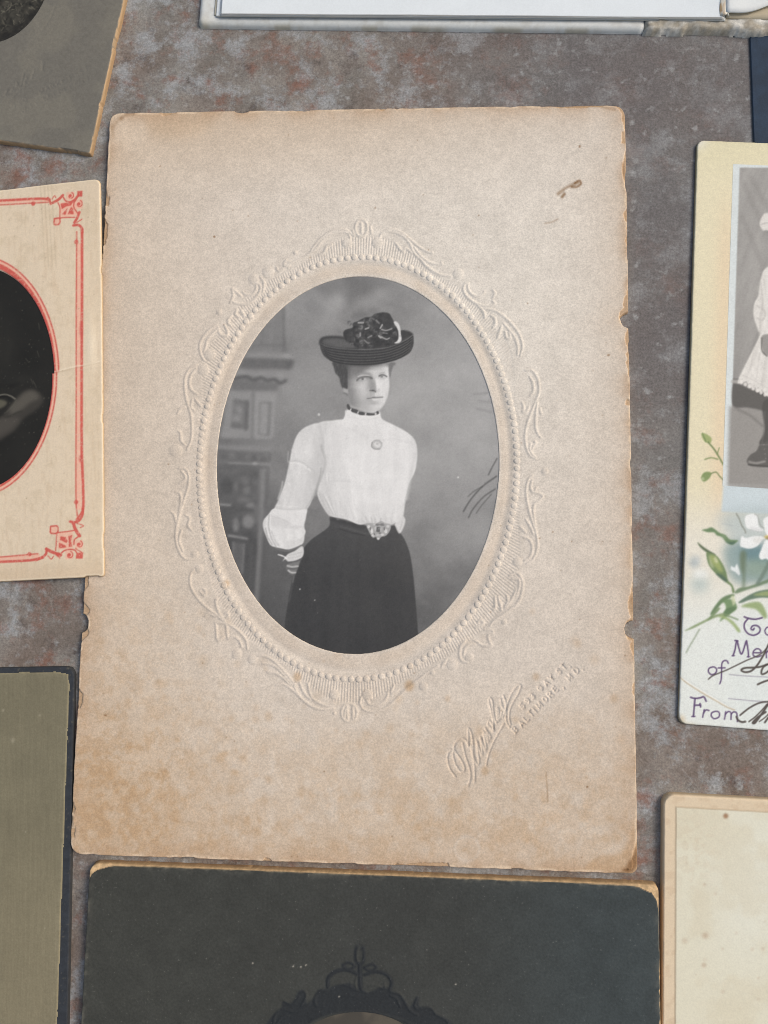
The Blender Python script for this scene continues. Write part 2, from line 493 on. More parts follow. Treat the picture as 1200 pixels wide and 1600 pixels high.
def emboss_canvas():
    """relief of the scroll border and the stamped lettering, in mm"""
    c = Canvas(255, 325, 930, 1245, 2, 1, 0.0)
    R = 0.17
    def ridges(ox, oy, k, lines, balls=(), w=4.6, hgt=R):
        c.zoom(ox, oy, k)
        for l in lines: c.line(l, w, hgt, 0.75, 1.0, 'max', round_=True, taper=0.35)
        for (x, y, r) in balls: c.dome(x, y, r * 1.05, hgt * 1.05, p=0.6)
    # crest at the top
    ring = [(520 + 30 * math.sin(a), 115 - 42 * math.cos(a)) for a in np.linspace(0, 6.28, 17)]
    ridges(400, 320, 3.158, [ring, [(520, 92), (522, 140)],
        [(465, 165), (455, 142), (420, 135), (370, 148), (325, 180), (290, 225), (240, 257), (190, 280), (150, 298)],
        [(478, 150), (440, 124), (390, 127), (340, 152), (298, 192), (268, 235)],
        [(310, 248), (335, 237), (350, 205), (375, 195)], [(150, 272), (140, 295), (165, 303)],
        [(610, 165), (625, 138), (675, 133), (725, 155), (758, 190), (775, 230), (800, 262)],
        [(615, 148), (660, 124), (712, 135), (762, 173), (812, 213), (865, 240)],
        [(780, 210), (820, 260), (870, 290), (917, 293)], [(800, 255), (850, 310), (910, 345), (963, 353)],
        [(690, 190), (722, 228), (740, 215), (770, 238)], [(565, 110), (570, 140)], [(478, 128), (484, 150)]],
        [(450, 190, 24), (600, 188, 26), (195, 237, 11), (868, 238, 9), (916, 288, 9), (1000, 340, 25)])
    # upper right
    ridges(680, 400, 6.667, [
        [(350, 290), (312, 292), (295, 350), (330, 420), (400, 480), (480, 515), (560, 522), (622, 502), (598, 468)],
        [(340, 300), (347, 350), (385, 400), (440, 420), (500, 392), (512, 368)], [(600, 440), (622, 390), (600, 352)],
        [(440, 512), (482, 550), (512, 600), (515, 645)],
        [(510, 548), (600, 562), (690, 610), (770, 680), (840, 760), (890, 850), (910, 950), (885, 1045)],
        [(710, 702), (770, 770), (830, 850), (858, 940), (858, 1030)],
        [(578, 620), (620, 650), (626, 715), (600, 742)], [(692, 730), (672, 790), (650, 852)], [(730, 790), (745, 850), (780, 860), (770, 800)],
        [(940, 1192), (1010, 1192), (1060, 1260), (1082, 1340), (1080, 1430), (1050, 1505)], [(985, 1255), (1020, 1330), (1022, 1410), (990, 1455)]],
        [(240, 190, 55)])
    # right middle
    ridges(760, 560, 4.21, [
        [(235, 290), (245, 322), (240, 352), (266, 346), (280, 318)],
        [(325, 285), (300, 340), (270, 430), (255, 510), (265, 590), (290, 640), (326, 660)],
        [(335, 290), (325, 380), (325, 450), (340, 500), (360, 520)], [(292, 560), (286, 600), (308, 638), (326, 648)], [(330, 552), (312, 575), (300, 600)],
        [(352, 330), (360, 362)],
        [(305, 770), (276, 800), (262, 870), (270, 950), (290, 1030), (312, 1100), (332, 1170), (335, 1250), (308, 1320), (264, 1350)],
        [(300, 800), (291, 850), (310, 880), (332, 850)], [(315, 882), (350, 890), (372, 908), (345, 937), (316, 960), (310, 1020), (322, 1100)],
        [(260, 1060), (290, 1110), (310, 1155)], [(225, 1110), (255, 1142)],
        [(240, 1175), (280, 1190), (302, 1240), (290, 1300), (250, 1332)],
        [(170, 1452), (212, 1452), (216, 1500), (196, 1562)], [(150, 1430), (200, 1410), (236, 1460), (236, 1530), (220, 1600)]],
        [(385, 745, 24), (205, 1338, 30), (362, 358, 9), (320, 548, 10)])
    # lower right
    ridges(640, 860, 6, [
        [(1055, 340), (1042, 430), (1000, 510), (930, 562), (860, 612), (800, 652), (752, 706)], [(1000, 370), (972, 432), (930, 500), (900, 542)],
        [(800, 440), (802, 540), (778, 552)], [(830, 440), (850, 500), (862, 562)], [(912, 430), (920, 482), (888, 542)],
        [(640, 672), (670, 650), (690, 690), (618, 722)],
        [(700, 745), (770, 745), (782, 778), (738, 792), (746, 850), (762, 888), (690, 892), (640, 862), (600, 838)],
        [(612, 880), (550, 890), (515, 930), (508, 985)], [(520, 850), (480, 900), (468, 970), (488, 1032), (545, 1052)],
        [(345, 1020), (318, 1060), (300, 1092)]],
        [(885, 670, 26), (560, 1008, 42), (400, 1070, 52), (212, 1142, 24), (320, 1058, 20), (130, 1275, 40)])
    # crest at the bottom
    ring = [(460 + 38 * math.sin(a), 485 - 45 * math.cos(a)) for a in np.linspace(0, 6.28, 17)]
    ridges(400, 960, 3.158, [ring, [(442, 470), (436, 505)], [(448, 455), (452, 512)], [(478, 455), (478, 515)],
        [(520, 408), (514, 440), (538, 473), (590, 480), (640, 460), (690, 420), (740, 370), (790, 330), (840, 290), (900, 252)],
        [(548, 425), (562, 445), (610, 442), (640, 420), (652, 385)], [(680, 350), (668, 388), (702, 372)],
        [(390, 440), (350, 450), (300, 430), (270, 400), (256, 340)],
        [(385, 465), (330, 470), (280, 455), (230, 420), (200, 380), (190, 340), (215, 328)],
        [(215, 335), (240, 390), (268, 418)], [(100, 350), (140, 345), (190, 380), (232, 422)]],
        [(385, 395, 24), (550, 395, 26), (387, 488, 9)])
    # lower left
    ridges(280, 840, 6, [
        [(140, 300), (106, 350), (105, 440), (140, 520), (200, 600), (290, 680), (370, 740), (430, 790), (510, 840), (580, 900), (630, 970), (640, 1045)],
        [(200, 510), (235, 540), (250, 500), (222, 478)], [(340, 580), (350, 640), (380, 720), (430, 780)], [(430, 712), (452, 702), (460, 740), (432, 762)],
        [(240, 742), (280, 712), (340, 740)], [(340, 800), (348, 850), (360, 960), (418, 932)], [(335, 800), (400, 800), (440, 812), (448, 880), (458, 950)],
        [(460, 950), (510, 930), (560, 960), (586, 1022)],
        [(730, 1110), (800, 1110), (880, 1150), (960, 1230), (1040, 1320), (1100, 1400)], [(780, 1180), (860, 1190), (930, 1230), (1000, 1310), (1070, 1390)],
        [(830, 1260), (900, 1270), (970, 1310), (1050, 1390)]],
        [(190, 290, 40), (352, 580, 16), (540, 1090, 46), (690, 1140, 46)])
    # left middle
    ridges(250, 560, 4.21, [
        [(240, 45), (195, 70), (166, 130), (165, 210), (180, 290), (205, 370), (211, 460), (205, 540), (178, 602)],
        [(240, 66), (206, 110), (195, 170), (210, 210), (245, 236)], [(232, 268), (268, 312)], [(214, 268), (205, 320), (226, 342)],
        [(115, 362), (140, 330), (168, 320)], [(120, 480), (136, 492), (140, 540), (165, 570)],
        [(125, 725), (165, 725), (190, 770), (186, 840), (170, 900), (146, 970), (125, 1040), (110, 1110), (105, 1180), (120, 1250), (155, 1310), (200, 1322), (244, 1300)],
        [(140, 740), (165, 772), (163, 800), (130, 822)], [(100, 880), (130, 886), (140, 930), (126, 1020)], [(70, 1008), (95, 1030), (106, 1080)],
        [(142, 1130), (127, 1200), (150, 1268)], [(165, 1030), (195, 1050), (186, 1100), (210, 1132)]],
        [(285, 75, 36), (105, 610, 42), (230, 1290, 26)])
    # upper left
    ridges(260, 330, 5.4545, [
        [(1080, 440), (1020, 430), (1004, 460), (1040, 480)], [(938, 478), (958, 510), (1002, 490)],
        [(770, 615), (802, 640), (790, 700), (740, 760), (680, 790), (600, 786), (550, 762)], [(800, 560), (832, 610), (822, 690)],
        [(765, 625), (764, 670), (730, 710), (680, 710), (650, 690)], [(560, 660), (570, 720), (545, 780)], [(566, 660), (620, 708), (644, 732)],
        [(600, 840), (590, 880), (620, 902)], [(640, 850), (662, 888)], [(560, 890), (530, 920), (530, 960), (552, 972)],
        [(440, 990), (460, 1050), (510, 1062), (522, 1030), (495, 968)],
        [(430, 970), (370, 1010), (310, 1080), (285, 1150), (295, 1220), (322, 1272)], [(440, 1000), (390, 1050), (350, 1100), (335, 1160), (320, 1202)]],
        [(870, 520, 50), (745, 580, 44), (450, 860, 25), (370, 1222, 48)])
    orn = c.a.copy()
    # radial hatching between beads and scrolls
    X, Y = c.grid()
    P = np.stack([X, Y], -1)
    d = np.stack([(X - 600) / FPX, (Y - 800) / FPX, np.ones_like(X)], -1) @ _R
    k = (TH - _C[2]) / d[..., 2]
    wx = _C[0] + k * d[..., 0]; wy = _C[1] + k * d[..., 1]
    ex, ey = (wx - BR[0]) / BR[2], (wy - BR[1]) / BR[3]
    th = np.arctan2(ex, ey)                                # 0 at top, clockwise
    rad = np.hypot(ex, ey)
    off = (rad - 1) * (BR[2] * BR[3]) / np.hypot(BR[3] * np.sin(th), BR[2] * np.cos(th)) # mm outside the ring
    deg = np.degrees(th) % 360
    A = [0, 8, 18, 27, 33, 42, 52, 62, 72, 85, 95, 105, 114, 122, 130, 140, 150, 158, 167, 175, 180, 186, 193, 202, 212, 222, 235, 248, 262, 275, 287, 297, 305, 315, 325, 335, 345, 353, 360]
    B = [36, 36, 24, 9, 14, 24, 32, 26, 10, 6, 8, 12, 30, 40, 32, 24, 16, 12, 22, 36, 36, 36, 26, 10, 10, 20, 18, 10, 6, 7, 12, 34, 26, 26, 22, 12, 20, 34, 36]
    wd = np.interp(deg, A, np.array(B) / 6.6)
    # arc length along the ring
    tt = np.linspace(0, 2 * math.pi, 721)
    seg = np.hypot(np.diff(BR[2] * np.sin(tt)), np.diff(BR[3] * np.cos(tt)))
    arc = np.interp(th % (2 * math.pi), tt, np.concatenate([[0], np.cumsum(seg)]))
    hm = sstep(0.55, 0.8, off) * (1 - sstep(wd - 0.5, wd + 0.1, off))
    free = 1 - np.clip(blur(orn[..., 0], 1.5) / (R * 0.4), 0, 1)
    c.a[..., 0] += hm * free * (-0.04 + 0.06 * np.sin(arc * 2 * math.pi / 0.62))
    # scroll border stands on a very slightly raised cushion
    c.a[..., 0] += 0.05 * np.clip(blur(orn[..., 0], 8) / R, 0, 1)
    # stamped signature (sunk)
    c.zoom(690, 1060, 9.23)
    sig = [[(200, 1420), (120, 1310), (85, 1180), (95, 1080), (145, 1028)],
        [(172, 1042), (165, 1120), (200, 1240), (270, 1342), (322, 1340), (320, 1260), (270, 1160), (210, 1075), (180, 1020), (190, 950), (250, 885), (310, 870), (360, 910), (388, 980)],
        [(300, 930), (320, 1020), (350, 1150), (390, 1260), (412, 1360), (410, 1460), (380, 1560)],
        [(388, 980), (384, 850), (380, 745), (392, 722), (430, 800), (450, 920), (458, 1080), (486, 1200), (520, 1245), (542, 1200), (522, 1050), (505, 900)],
        [(420, 960), (442, 1080), (462, 1200), (478, 1320), (475, 1500)],
        [(520, 920), (550, 1040), (580, 1112), (586, 1050), (560, 850)], [(570, 860), (600, 960), (630, 1042), (642, 980), (600, 765)],
        [(620, 770), (650, 850), (672, 920), (672, 850), (630, 712)], [(660, 760), (700, 830), (702, 875)],
        [(672, 690), (670, 640), (692, 608), (722, 660), (752, 740), (740, 762), (690, 690)],
        [(752, 740), (740, 600), (710, 450), (682, 330), (702, 280), (732, 340), (742, 450), (770, 600), (792, 640)],
        [(792, 640), (822, 560), (822, 450), (800, 430), (800, 520), (812, 620), (850, 560), (872, 480)],
        [(850, 300), (870, 400), (902, 452)], [(890, 250), (922, 342), (925, 440), (880, 560)],
        [(930, 560), (935, 430), (962, 330), (1010, 220), (1080, 120), (1122, 90), (1142, 120), (1100, 230), (1040, 330), (992, 430), (972, 560), (992, 672)],
        [(930, 560), (940, 640), (985, 715)],
        [(900, 650), (830, 770), (750, 920), (690, 1060), (652, 1200), (645, 1250)]]
    for l in sig: c.line(l, 3.2, -0.20, 0.55, 1.0, 'add', round_=True)
    # address lines
    G = {'B': [[(0, 0), (0, 1), (.6, 1), (.85, .75), (.6, .52), (0, .52)], [(.6, .52), (.9, .25), (.6, 0), (0, 0)]],
         'A': [[(0, 0), (.5, 1), (1, 0)], [(.2, .35), (.8, .35)]], 'L': [[(0, 1), (0, 0), (.8, 0)]], 'T': [[(0, 1), (1, 1)], [(.5, 1), (.5, 0)]],
         'I': [[(.5, 1), (.5, 0)]], 'M': [[(0, 0), (0, 1), (.5, .2), (1, 1), (1, 0)]], 'O': [[(.5, 1), (.05, .7), (.05, .3), (.5, 0), (.95, .3), (.95, .7), (.5, 1)]],
         'R': [[(0, 0), (0, 1), (.65, 1), (.9, .75), (.65, .5), (0, .5)], [(.5, .5), (.95, 0)]], 'E': [[(.8, 1), (0, 1), (0, 0), (.8, 0)], [(0, .5), (.65, .5)]],
         'D': [[(0, 0), (0, 1), (.5, 1), (.95, .7), (.95, .3), (.5, 0), (0, 0)]], ',': [[(.4, .12), (.5, 0), (.3, -.25)]], '.': [[(.4, .08), (.55, .02)]],
         '5': [[(.85, 1), (.15, 1), (.1, .55), (.6, .62), (.9, .35), (.6, 0), (.05, .1)]], '9': [[(.9, .7), (.5, 1), (.1, .72), (.4, .45), (.9, .65), (.8, .2), (.35, 0)]],
         '3': [[(.1, .95), (.6, 1), (.85, .75), (.45, .52), (.9, .3), (.55, 0), (.05, .08)]], 'G': [[(.9, .8), (.5, 1), (.05, .7), (.05, .3), (.5, 0), (.95, .2), (.95, .45), (.55, .45)]],
         'Y': [[(0, 1), (.5, .5), (1, 1)], [(.5, .5), (.5, 0)]], 'S': [[(.9, .85), (.5, 1), (.1, .78), (.5, .5), (.9, .25), (.5, 0), (.05, .15)]]}
    c.zoom(780, 1025, 8.571)
    def stamp(items, ang, cw, chh):
        u = np.array([math.cos(ang), math.sin(ang)]); v = np.array([-math.sin(ang), math.cos(ang)])   # y-down: v points down
        for ch, x, y in items:
            for l in G[ch]:
                c.line([np.array([x, y]) + u * (p[0] - .5) * cw - v * (p[1] - .5) * chh for p in l], 2.5, -0.24, 0.45, 1.0, 'add', smooth=False, round_=True)
    stamp([('5', 310, 672), ('9', 378, 602), ('3', 444, 540), ('G', 548, 432), ('A', 632, 362), ('Y', 698, 296), ('S', 800, 208), ('T', 866, 146), ('.', 932, 124)], math.radians(-43), 56, 74)
    stamp([('B', 212, 985), ('A', 300, 908), ('L', 366, 838), ('T', 424, 772), ('I', 474, 728), ('M', 536, 662), ('O', 614, 582), ('R', 684, 516), ('E', 754, 444), (',', 842, 400), ('M', 938, 286), ('D', 1032, 196), ('.', 1100, 160)], math.radians(-44), 58, 76)
    return c

emb = emboss_canvas()

def oval_out(S, T, E):
    X, Y = main_fr.xy(S, T)
    ex, ey = (X - E[0]) / E[2], (Y - E[1]) / E[3]
    r = np.hypot(ex, ey) + 1e-9
    return (r - 1) * r / np.hypot(ex / E[2], ey / E[3])     # ~ mm outside

def main_dist(S, T):
    d = sdf_round(S, T, MW, MH, (2.6, 3.0, 1.8, 3.2))
    nib = 0.16 * fbm(S * 0.55, T * 0.55, 31, 3) + 0.25 * sstep(.62, .8, fbm(S * .16, T * .16, 41, 3))
    d = d - nib
    for (x, y, a, b) in ((128, 974, 1.5, 2.1), (991, 499, 2.0, 1.9), (996, 984, 2.2, 2.0)):
        s0, t0 = main_fr.st(x, y)
        sx = np.where(s0 < 20, 0.0, MW) if False else (0.0 if s0 < 20 else MW)
        g = (np.hypot((S - sx) / a, (T - t0) / b) - 1) * min(a, b)
        g = g + 0.25 * (fbm(S * 1.2, T * 1.2, 77, 2) - .5)
        d = np.minimum(d, g)
    s0, t0 = main_fr.st(378, 166)
    d = np.minimum(d, (np.hypot((S - s0) / 1.6, T / .55) - 1) * .55)
    return d

def main_chip(S, T, d, px, py):
    """where the top ply has flaked off along the edges"""
    w = 2.6 * np.clip(fbm(S * .13 + 3, T * .13, 51, 4) - .60, 0, 1) / .2
    w = np.clip(w, 0, 1.15)
    w = np.maximum(w, 1.5 * np.exp(-((px - 905) / 55) ** 2) * (py < 220) * 0.6)
    for (x, y, rx, ry, a) in ((972, 262, 20, 24, 1.1), (980, 476, 20, 20, 1.6), (987, 528, 20, 14, 1.4), (991, 945, 20, 24, 1.7), (992, 1010, 20, 14, 1.2), (132, 952, 24, 9, 1.6), (128, 992, 24, 9, 1.4), (985, 1345, 24, 30, 1.4), (970, 180, 26, 24, 1.0)):
        w = np.maximum(w, a * np.exp(-(((px - x) / rx) ** 2 + ((py - y) / ry) ** 2)))
    w = w + 0.5 * (fbm(S * 1.6, T * 1.6, 61, 2) - .5)
    return sstep(0.0, 0.22, w - d) * (d > 0.0)

def main_relief(S, T, px, py, d):
    h = emb.sample(px, py)[..., 0]
    inside = (px > 256) & (px < 929) & (py > 326) & (py < 1244)
    h = np.where(inside, h, 0)
    o = oval_out(S, T, OV)
    # sunk moulding between the beads and the opening, then the cut edge of the opening
    b = oval_out(S, T, BR)
    g = -0.16 * sstep(-0.55, -1.5, b) + 0.05 * sstep(-2.6, -3.9, b)
    g = g - 0.08 * np.exp(-((b + 1.9) / 0.55) ** 2)
    h = h + g
    h = h - 0.95 * sstep(0.14, -0.10, o + 0.05 * (fbm(S * 1.1, T * 1.1, 91, 2) - .5))
    h = h + 0.05 * (fbm(S * .05, T * .05, 15, 2) - .5)
    h = h - 0.28 * main_chip(S, T, d, px, py)
    return h

rs = np.random.RandomState(5)
def stain_canvas():
    c = Canvas(95, 150, 1010, 1380, 1, 1, 0.0)
    X, Y = c.grid()
    n1 = fbm(X / 34, Y / 34, 3, 5, .7); n2 = fbm(X / 13, Y / 13, 8, 4, .7)
    low = sstep(1010, 1330, Y + 60 * (fbm(X / 200, Y / 200, 12, 2) - .5))
    left = sstep(420, 110, X) * sstep(760, 1200, Y)
    c.a[..., 0] = low * (0.38 + 0.22 * sstep(.42, .62, n1)) * (0.70 + .6 * n2) + left * (.24 + .34 * sstep(.45, .62, n2))
    # pale worn areas inside the browned foot
    c.a[..., 0] -= 0.16 * low * sstep(.50, .66, fbm(X / 22 + 9, Y / 22, 23, 4, .65))
    for _ in range(240):
        x = rs.uniform(110, 990); y = rs.beta(2.6, 1.2) * 560 + 800
        if rs.rand() < .45: x = rs.uniform(110, 430)
        r = rs.uniform(2, 8)
        c.ell(x, y, r, r * rs.uniform(.8, 1.4), 1.0, r * .45, rs.uniform(.06, .26), mode='add')
    for x, y, r, a in ((345, 1185, 7, .35), (150, 1180, 6, .3), (465, 1058, 6, .6), (640, 1072, 7, .7), (758, 1205, 6, .45), (838, 1058, 5, .45), (355, 912, 4, .7), (200, 1100, 7, .25), (255, 1210, 9, .3), (225, 1240, 7, .3), (420, 1120, 6, .3), (700, 1092, 4, .4), (960, 1092, 6, .4)):
        c.ell(x, y, r, r * 1.25, 1.0, 2.0, a, mode='add')
    t = np.linspace(0, 6.28, 20)
    c.line(np.stack([730 + 19 * np.cos(t), 1326 + 19 * np.sin(t)], 1), 3, -0.35, 1.2, 1, 'add')
    # corners and rim handled from the edge distance; tide mark bottom right
    c.poly([(915, 1355), (940, 1338), (975, 1330), (992, 1290), (1000, 1370), (920, 1372)], 0.6, 3, 1, mode='add')
    c.poly([(172, 178), (215, 175), (225, 205), (212, 235), (190, 240), (178, 215)], -0.35, 5, 1, mode='add')
    c.poly([(215, 172), (330, 168), (320, 205), (250, 215), (225, 195)], 0.35, 8, 1, mode='add')
    return c
stain = stain_canvas()
marks = Canvas(95, 150, 1010, 1380, 2, 1, 0.0)
marks.line([(872, 303), (880, 297), (892, 290), (904, 285)], 5, .55, 1.2, 1, 'add')
marks.line([(878, 308), (882, 303)], 4, .8, .8, 1, 'add'); marks.line([(898, 286), (905, 282), (908, 287), (901, 292), (893, 292)], 2.6, .9, .7, 1, 'add')
marks.line([(884, 298), (890, 295)], 3, -.5, 1, 1, 'add'); marks.line([(851, 349), (862, 347), (872, 342)], 1.6, .5, .8, 1, 'add')
marks.poly([(981, 1349), (990, 1338), (996, 1322), (998, 1345), (990, 1361), (980, 1364)], .75, 1.6, 1, mode='add'); marks.ell(977, 1360, 5, 4, .6, 1.5, 1, mode='add')
marks.line([(176, 200), (184, 188), (196, 180), (214, 176)], 5, .32, 1.8, 1, 'add'); marks.line([(174, 196), (177, 215)], 4, .3, 1.6, 1, 'add'); marks.ell(190, 186, 3, 3, .4, 1, 1, mode='add'); marks.line([(985, 470), (987, 482)], 3, .5, 1.2, 1, 'add'); marks.line([(985, 515), (987, 535)], 4, .7, 1.4, 1, 'add'); marks.line([(990, 935), (991, 955)], 5, .45, 1.6, 1, 'add'); marks.line([(973, 255), (977, 280)], 3, .5, 1.2, 1, 'add')
marks.line([(870, 166), (905, 164), (940, 167), (962, 172)], 3, .4, 1.4, 1, 'add')
marks.line([(853, 1207), (855, 1232), (856, 1254)], 1.5, .55, .8, 1, 'add')
for _ in range(160):
    x, y = rs.uniform(115, 985), rs.uniform(180, 1350)
    marks.ell(x, y, rs.uniform(.6, 1.3), rs.uniform(.6, 1.3), 1, .5, rs.uniform(.25, .8), mode='add')
for x, y in ((906, 229), (951, 555), (918, 1230), (165, 1118), (335, 370)):
    marks.ell(x, y, 1.7, 1.7, 1, .5, .9, mode='add')
for _ in range(14):
    x, y = rs.uniform(150, 950), rs.uniform(190, 1300); a = rs.uniform(0, 6.28); l = rs.uniform(8, 30)
    marks.line([(x, y), (x + l * math.cos(a), y + l * math.sin(a))], 1.0, -.25, .6, 1, 'add')

def main_colour(S, T, px, py, d):
    c = flat(S.shape, (213, 203, 191))
    c = lerp(c, (223, 217, 207), np.exp(-(((px - 770) / 330) ** 2 + ((py - 470) / 330) ** 2)) * .9)
    c = lerp(c, (207, 191, 172), sstep(460, 120, px) * .6)
    c = lerp(c, (202, 182, 158), sstep(330, 170, py) * sstep(980, 300, px) * .55)
    cl = fbm(px / 26, py / 26, 2, 4, .6)
    c = c * (1 + 0.085 * (cl - .5))[..., None]
    c = lerp(c, (182, 148, 110), np.clip(stain.sample(px, py)[..., 0], 0, 1) * .78)
    c = lerp(c, (228, 214, 196), np.clip(-stain.sample(px, py)[..., 0], 0, 1))
    rim = np.exp(-np.maximum(d, 0) / 1.5) * (0.25 + .9 * sstep(.35, .7, fbm(px / 30, py / 30, 71, 3)))
    c = lerp(c, (180, 146, 114), np.clip(rim, 0, 1) * .7)
    c = lerp(c, (190, 166, 141), np.exp(-np.maximum(d, 0) / 6.0) * (.22 + .34 * fbm(px / 60, py / 60, 79, 3)))
    wear = np.exp(-((d - .35) / .28) ** 2) * sstep(.4, .62, fbm(px / 12, py / 12, 73, 3))
    c = lerp(c, (226, 205, 178), wear * .8)
    o = oval_out(S, T, OV)
    c = lerp(c, (196, 172, 146), sstep(4.6, 2.2, o) * sstep(-.1, 1.2, o) * (.08 + .24 * fbm(px / 30, py / 30, 5, 3)))
    c = lerp(c, (214, 200, 182), np.exp(-(o / .18) ** 2) * .7)
    ch = main_chip(S, T, d, px, py)
    c = lerp(c, (182, 152, 120), ch * (.55 + .45 * fbm(px / 8, py / 8, 83, 3)))
    c = lerp(c, (228, 208, 180), np.clip(4 * ch * (1 - ch), 0, 1) * .35)
    c = lerp(c, (186, 158, 128), sstep(.12, .0, d))
    mk = marks.sample(px, py)[..., 0]
    c = lerp(c, (118, 84, 52), np.clip(mk, 0, 1) * .8)
    c = lerp(c, (236, 226, 210), np.clip(-mk, 0, 1))
    return c

mat_mount = paper('buff_mount_card', grain=0.16, grain_scale=2900, bump=0.14, rough=0.88, spec=0.25)
mat_bead = paper('buff_mount_bead', source='object', grain=0.16, grain_scale=2900, bump=0.14, rough=0.88, spec=0.25)
root = empty('mounted_photograph', (0, 0, 0), 'large buff mount with embossed oval frame round a standing woman in a dark hat', 'photograph')
xs = coords(MW, 0.155, 0.34, [(0, 2.6), (19, 117), (MW - 2.8, MW)], edge=(0.0, .05, .12, .2, .32))
ys = coords(MH, 0.155, 0.34, [(0, 1.6), (25.5, 160), (MH - 1.8, MH)], edge=(0.0, .05, .12, .2, .32))
board('mount_board', main_fr, xs, ys, TH, main_dist, mat_mount, root, main_colour, main_relief, cut=lambda S, T: oval_out(S, T, OV) < -1.2)

# the raised beads round the opening
NB = 158
seg, rings = 10, [(1.0, 0.0), (0.86, 0.55), (0.5, 0.88)]
bv, bf = [], []
for r, z in rings:
    for i in range(seg):
        a = 2 * math.pi * i / seg
        bv.append((0.80 * r * math.cos(a), 0.80 * r * math.sin(a), 0.28 * z))
bv.append((0, 0, 0.28))
for k in range(2):
    for i in range(seg):
        j = (i + 1) % seg
        bf.append((k * seg + i, k * seg + j, (k + 1) * seg + j, (k + 1) * seg + i))
for i in range(seg): bf.append((2 * seg + i, 2 * seg + (i + 1) % seg, 3 * seg))
bead_me = poly_mesh('bead', bv, bf, True)
tt = np.linspace(0, 2 * math.pi, 4001)
bx, by = BR[0] + BR[2] * np.sin(tt), BR[1] + BR[3] * np.cos(tt)
cum = np.concatenate([[0], np.cumsum(np.hypot(np.diff(bx), np.diff(by)))])
for k in range(NB):
    s_ = cum[-1] * (k + .15) / NB
    x, y = np.interp(s_, cum, bx), np.interp(s_, cum, by)
    P = np.array([[x, y, TH]]); px, py = project(P)
    S_, T_ = np.array([x - main_fr.O[0]]), np.array([main_fr.O[1] - y])
    c = srgb(main_colour(S_, T_, px, py, np.array([20.0]))[0] * 1.01)
    b = link('bead', bead_me, mat_bead, root)
    b.location = (x * .001, y * .001, (TH - 0.04) * .001)
    f = rs.uniform(.94, 1.05); b.scale = (f, f, rs.uniform(.8, 1.05)); b.rotation_euler = (0, 0, rs.uniform(0, 1))
    b.color = (*c, 1)

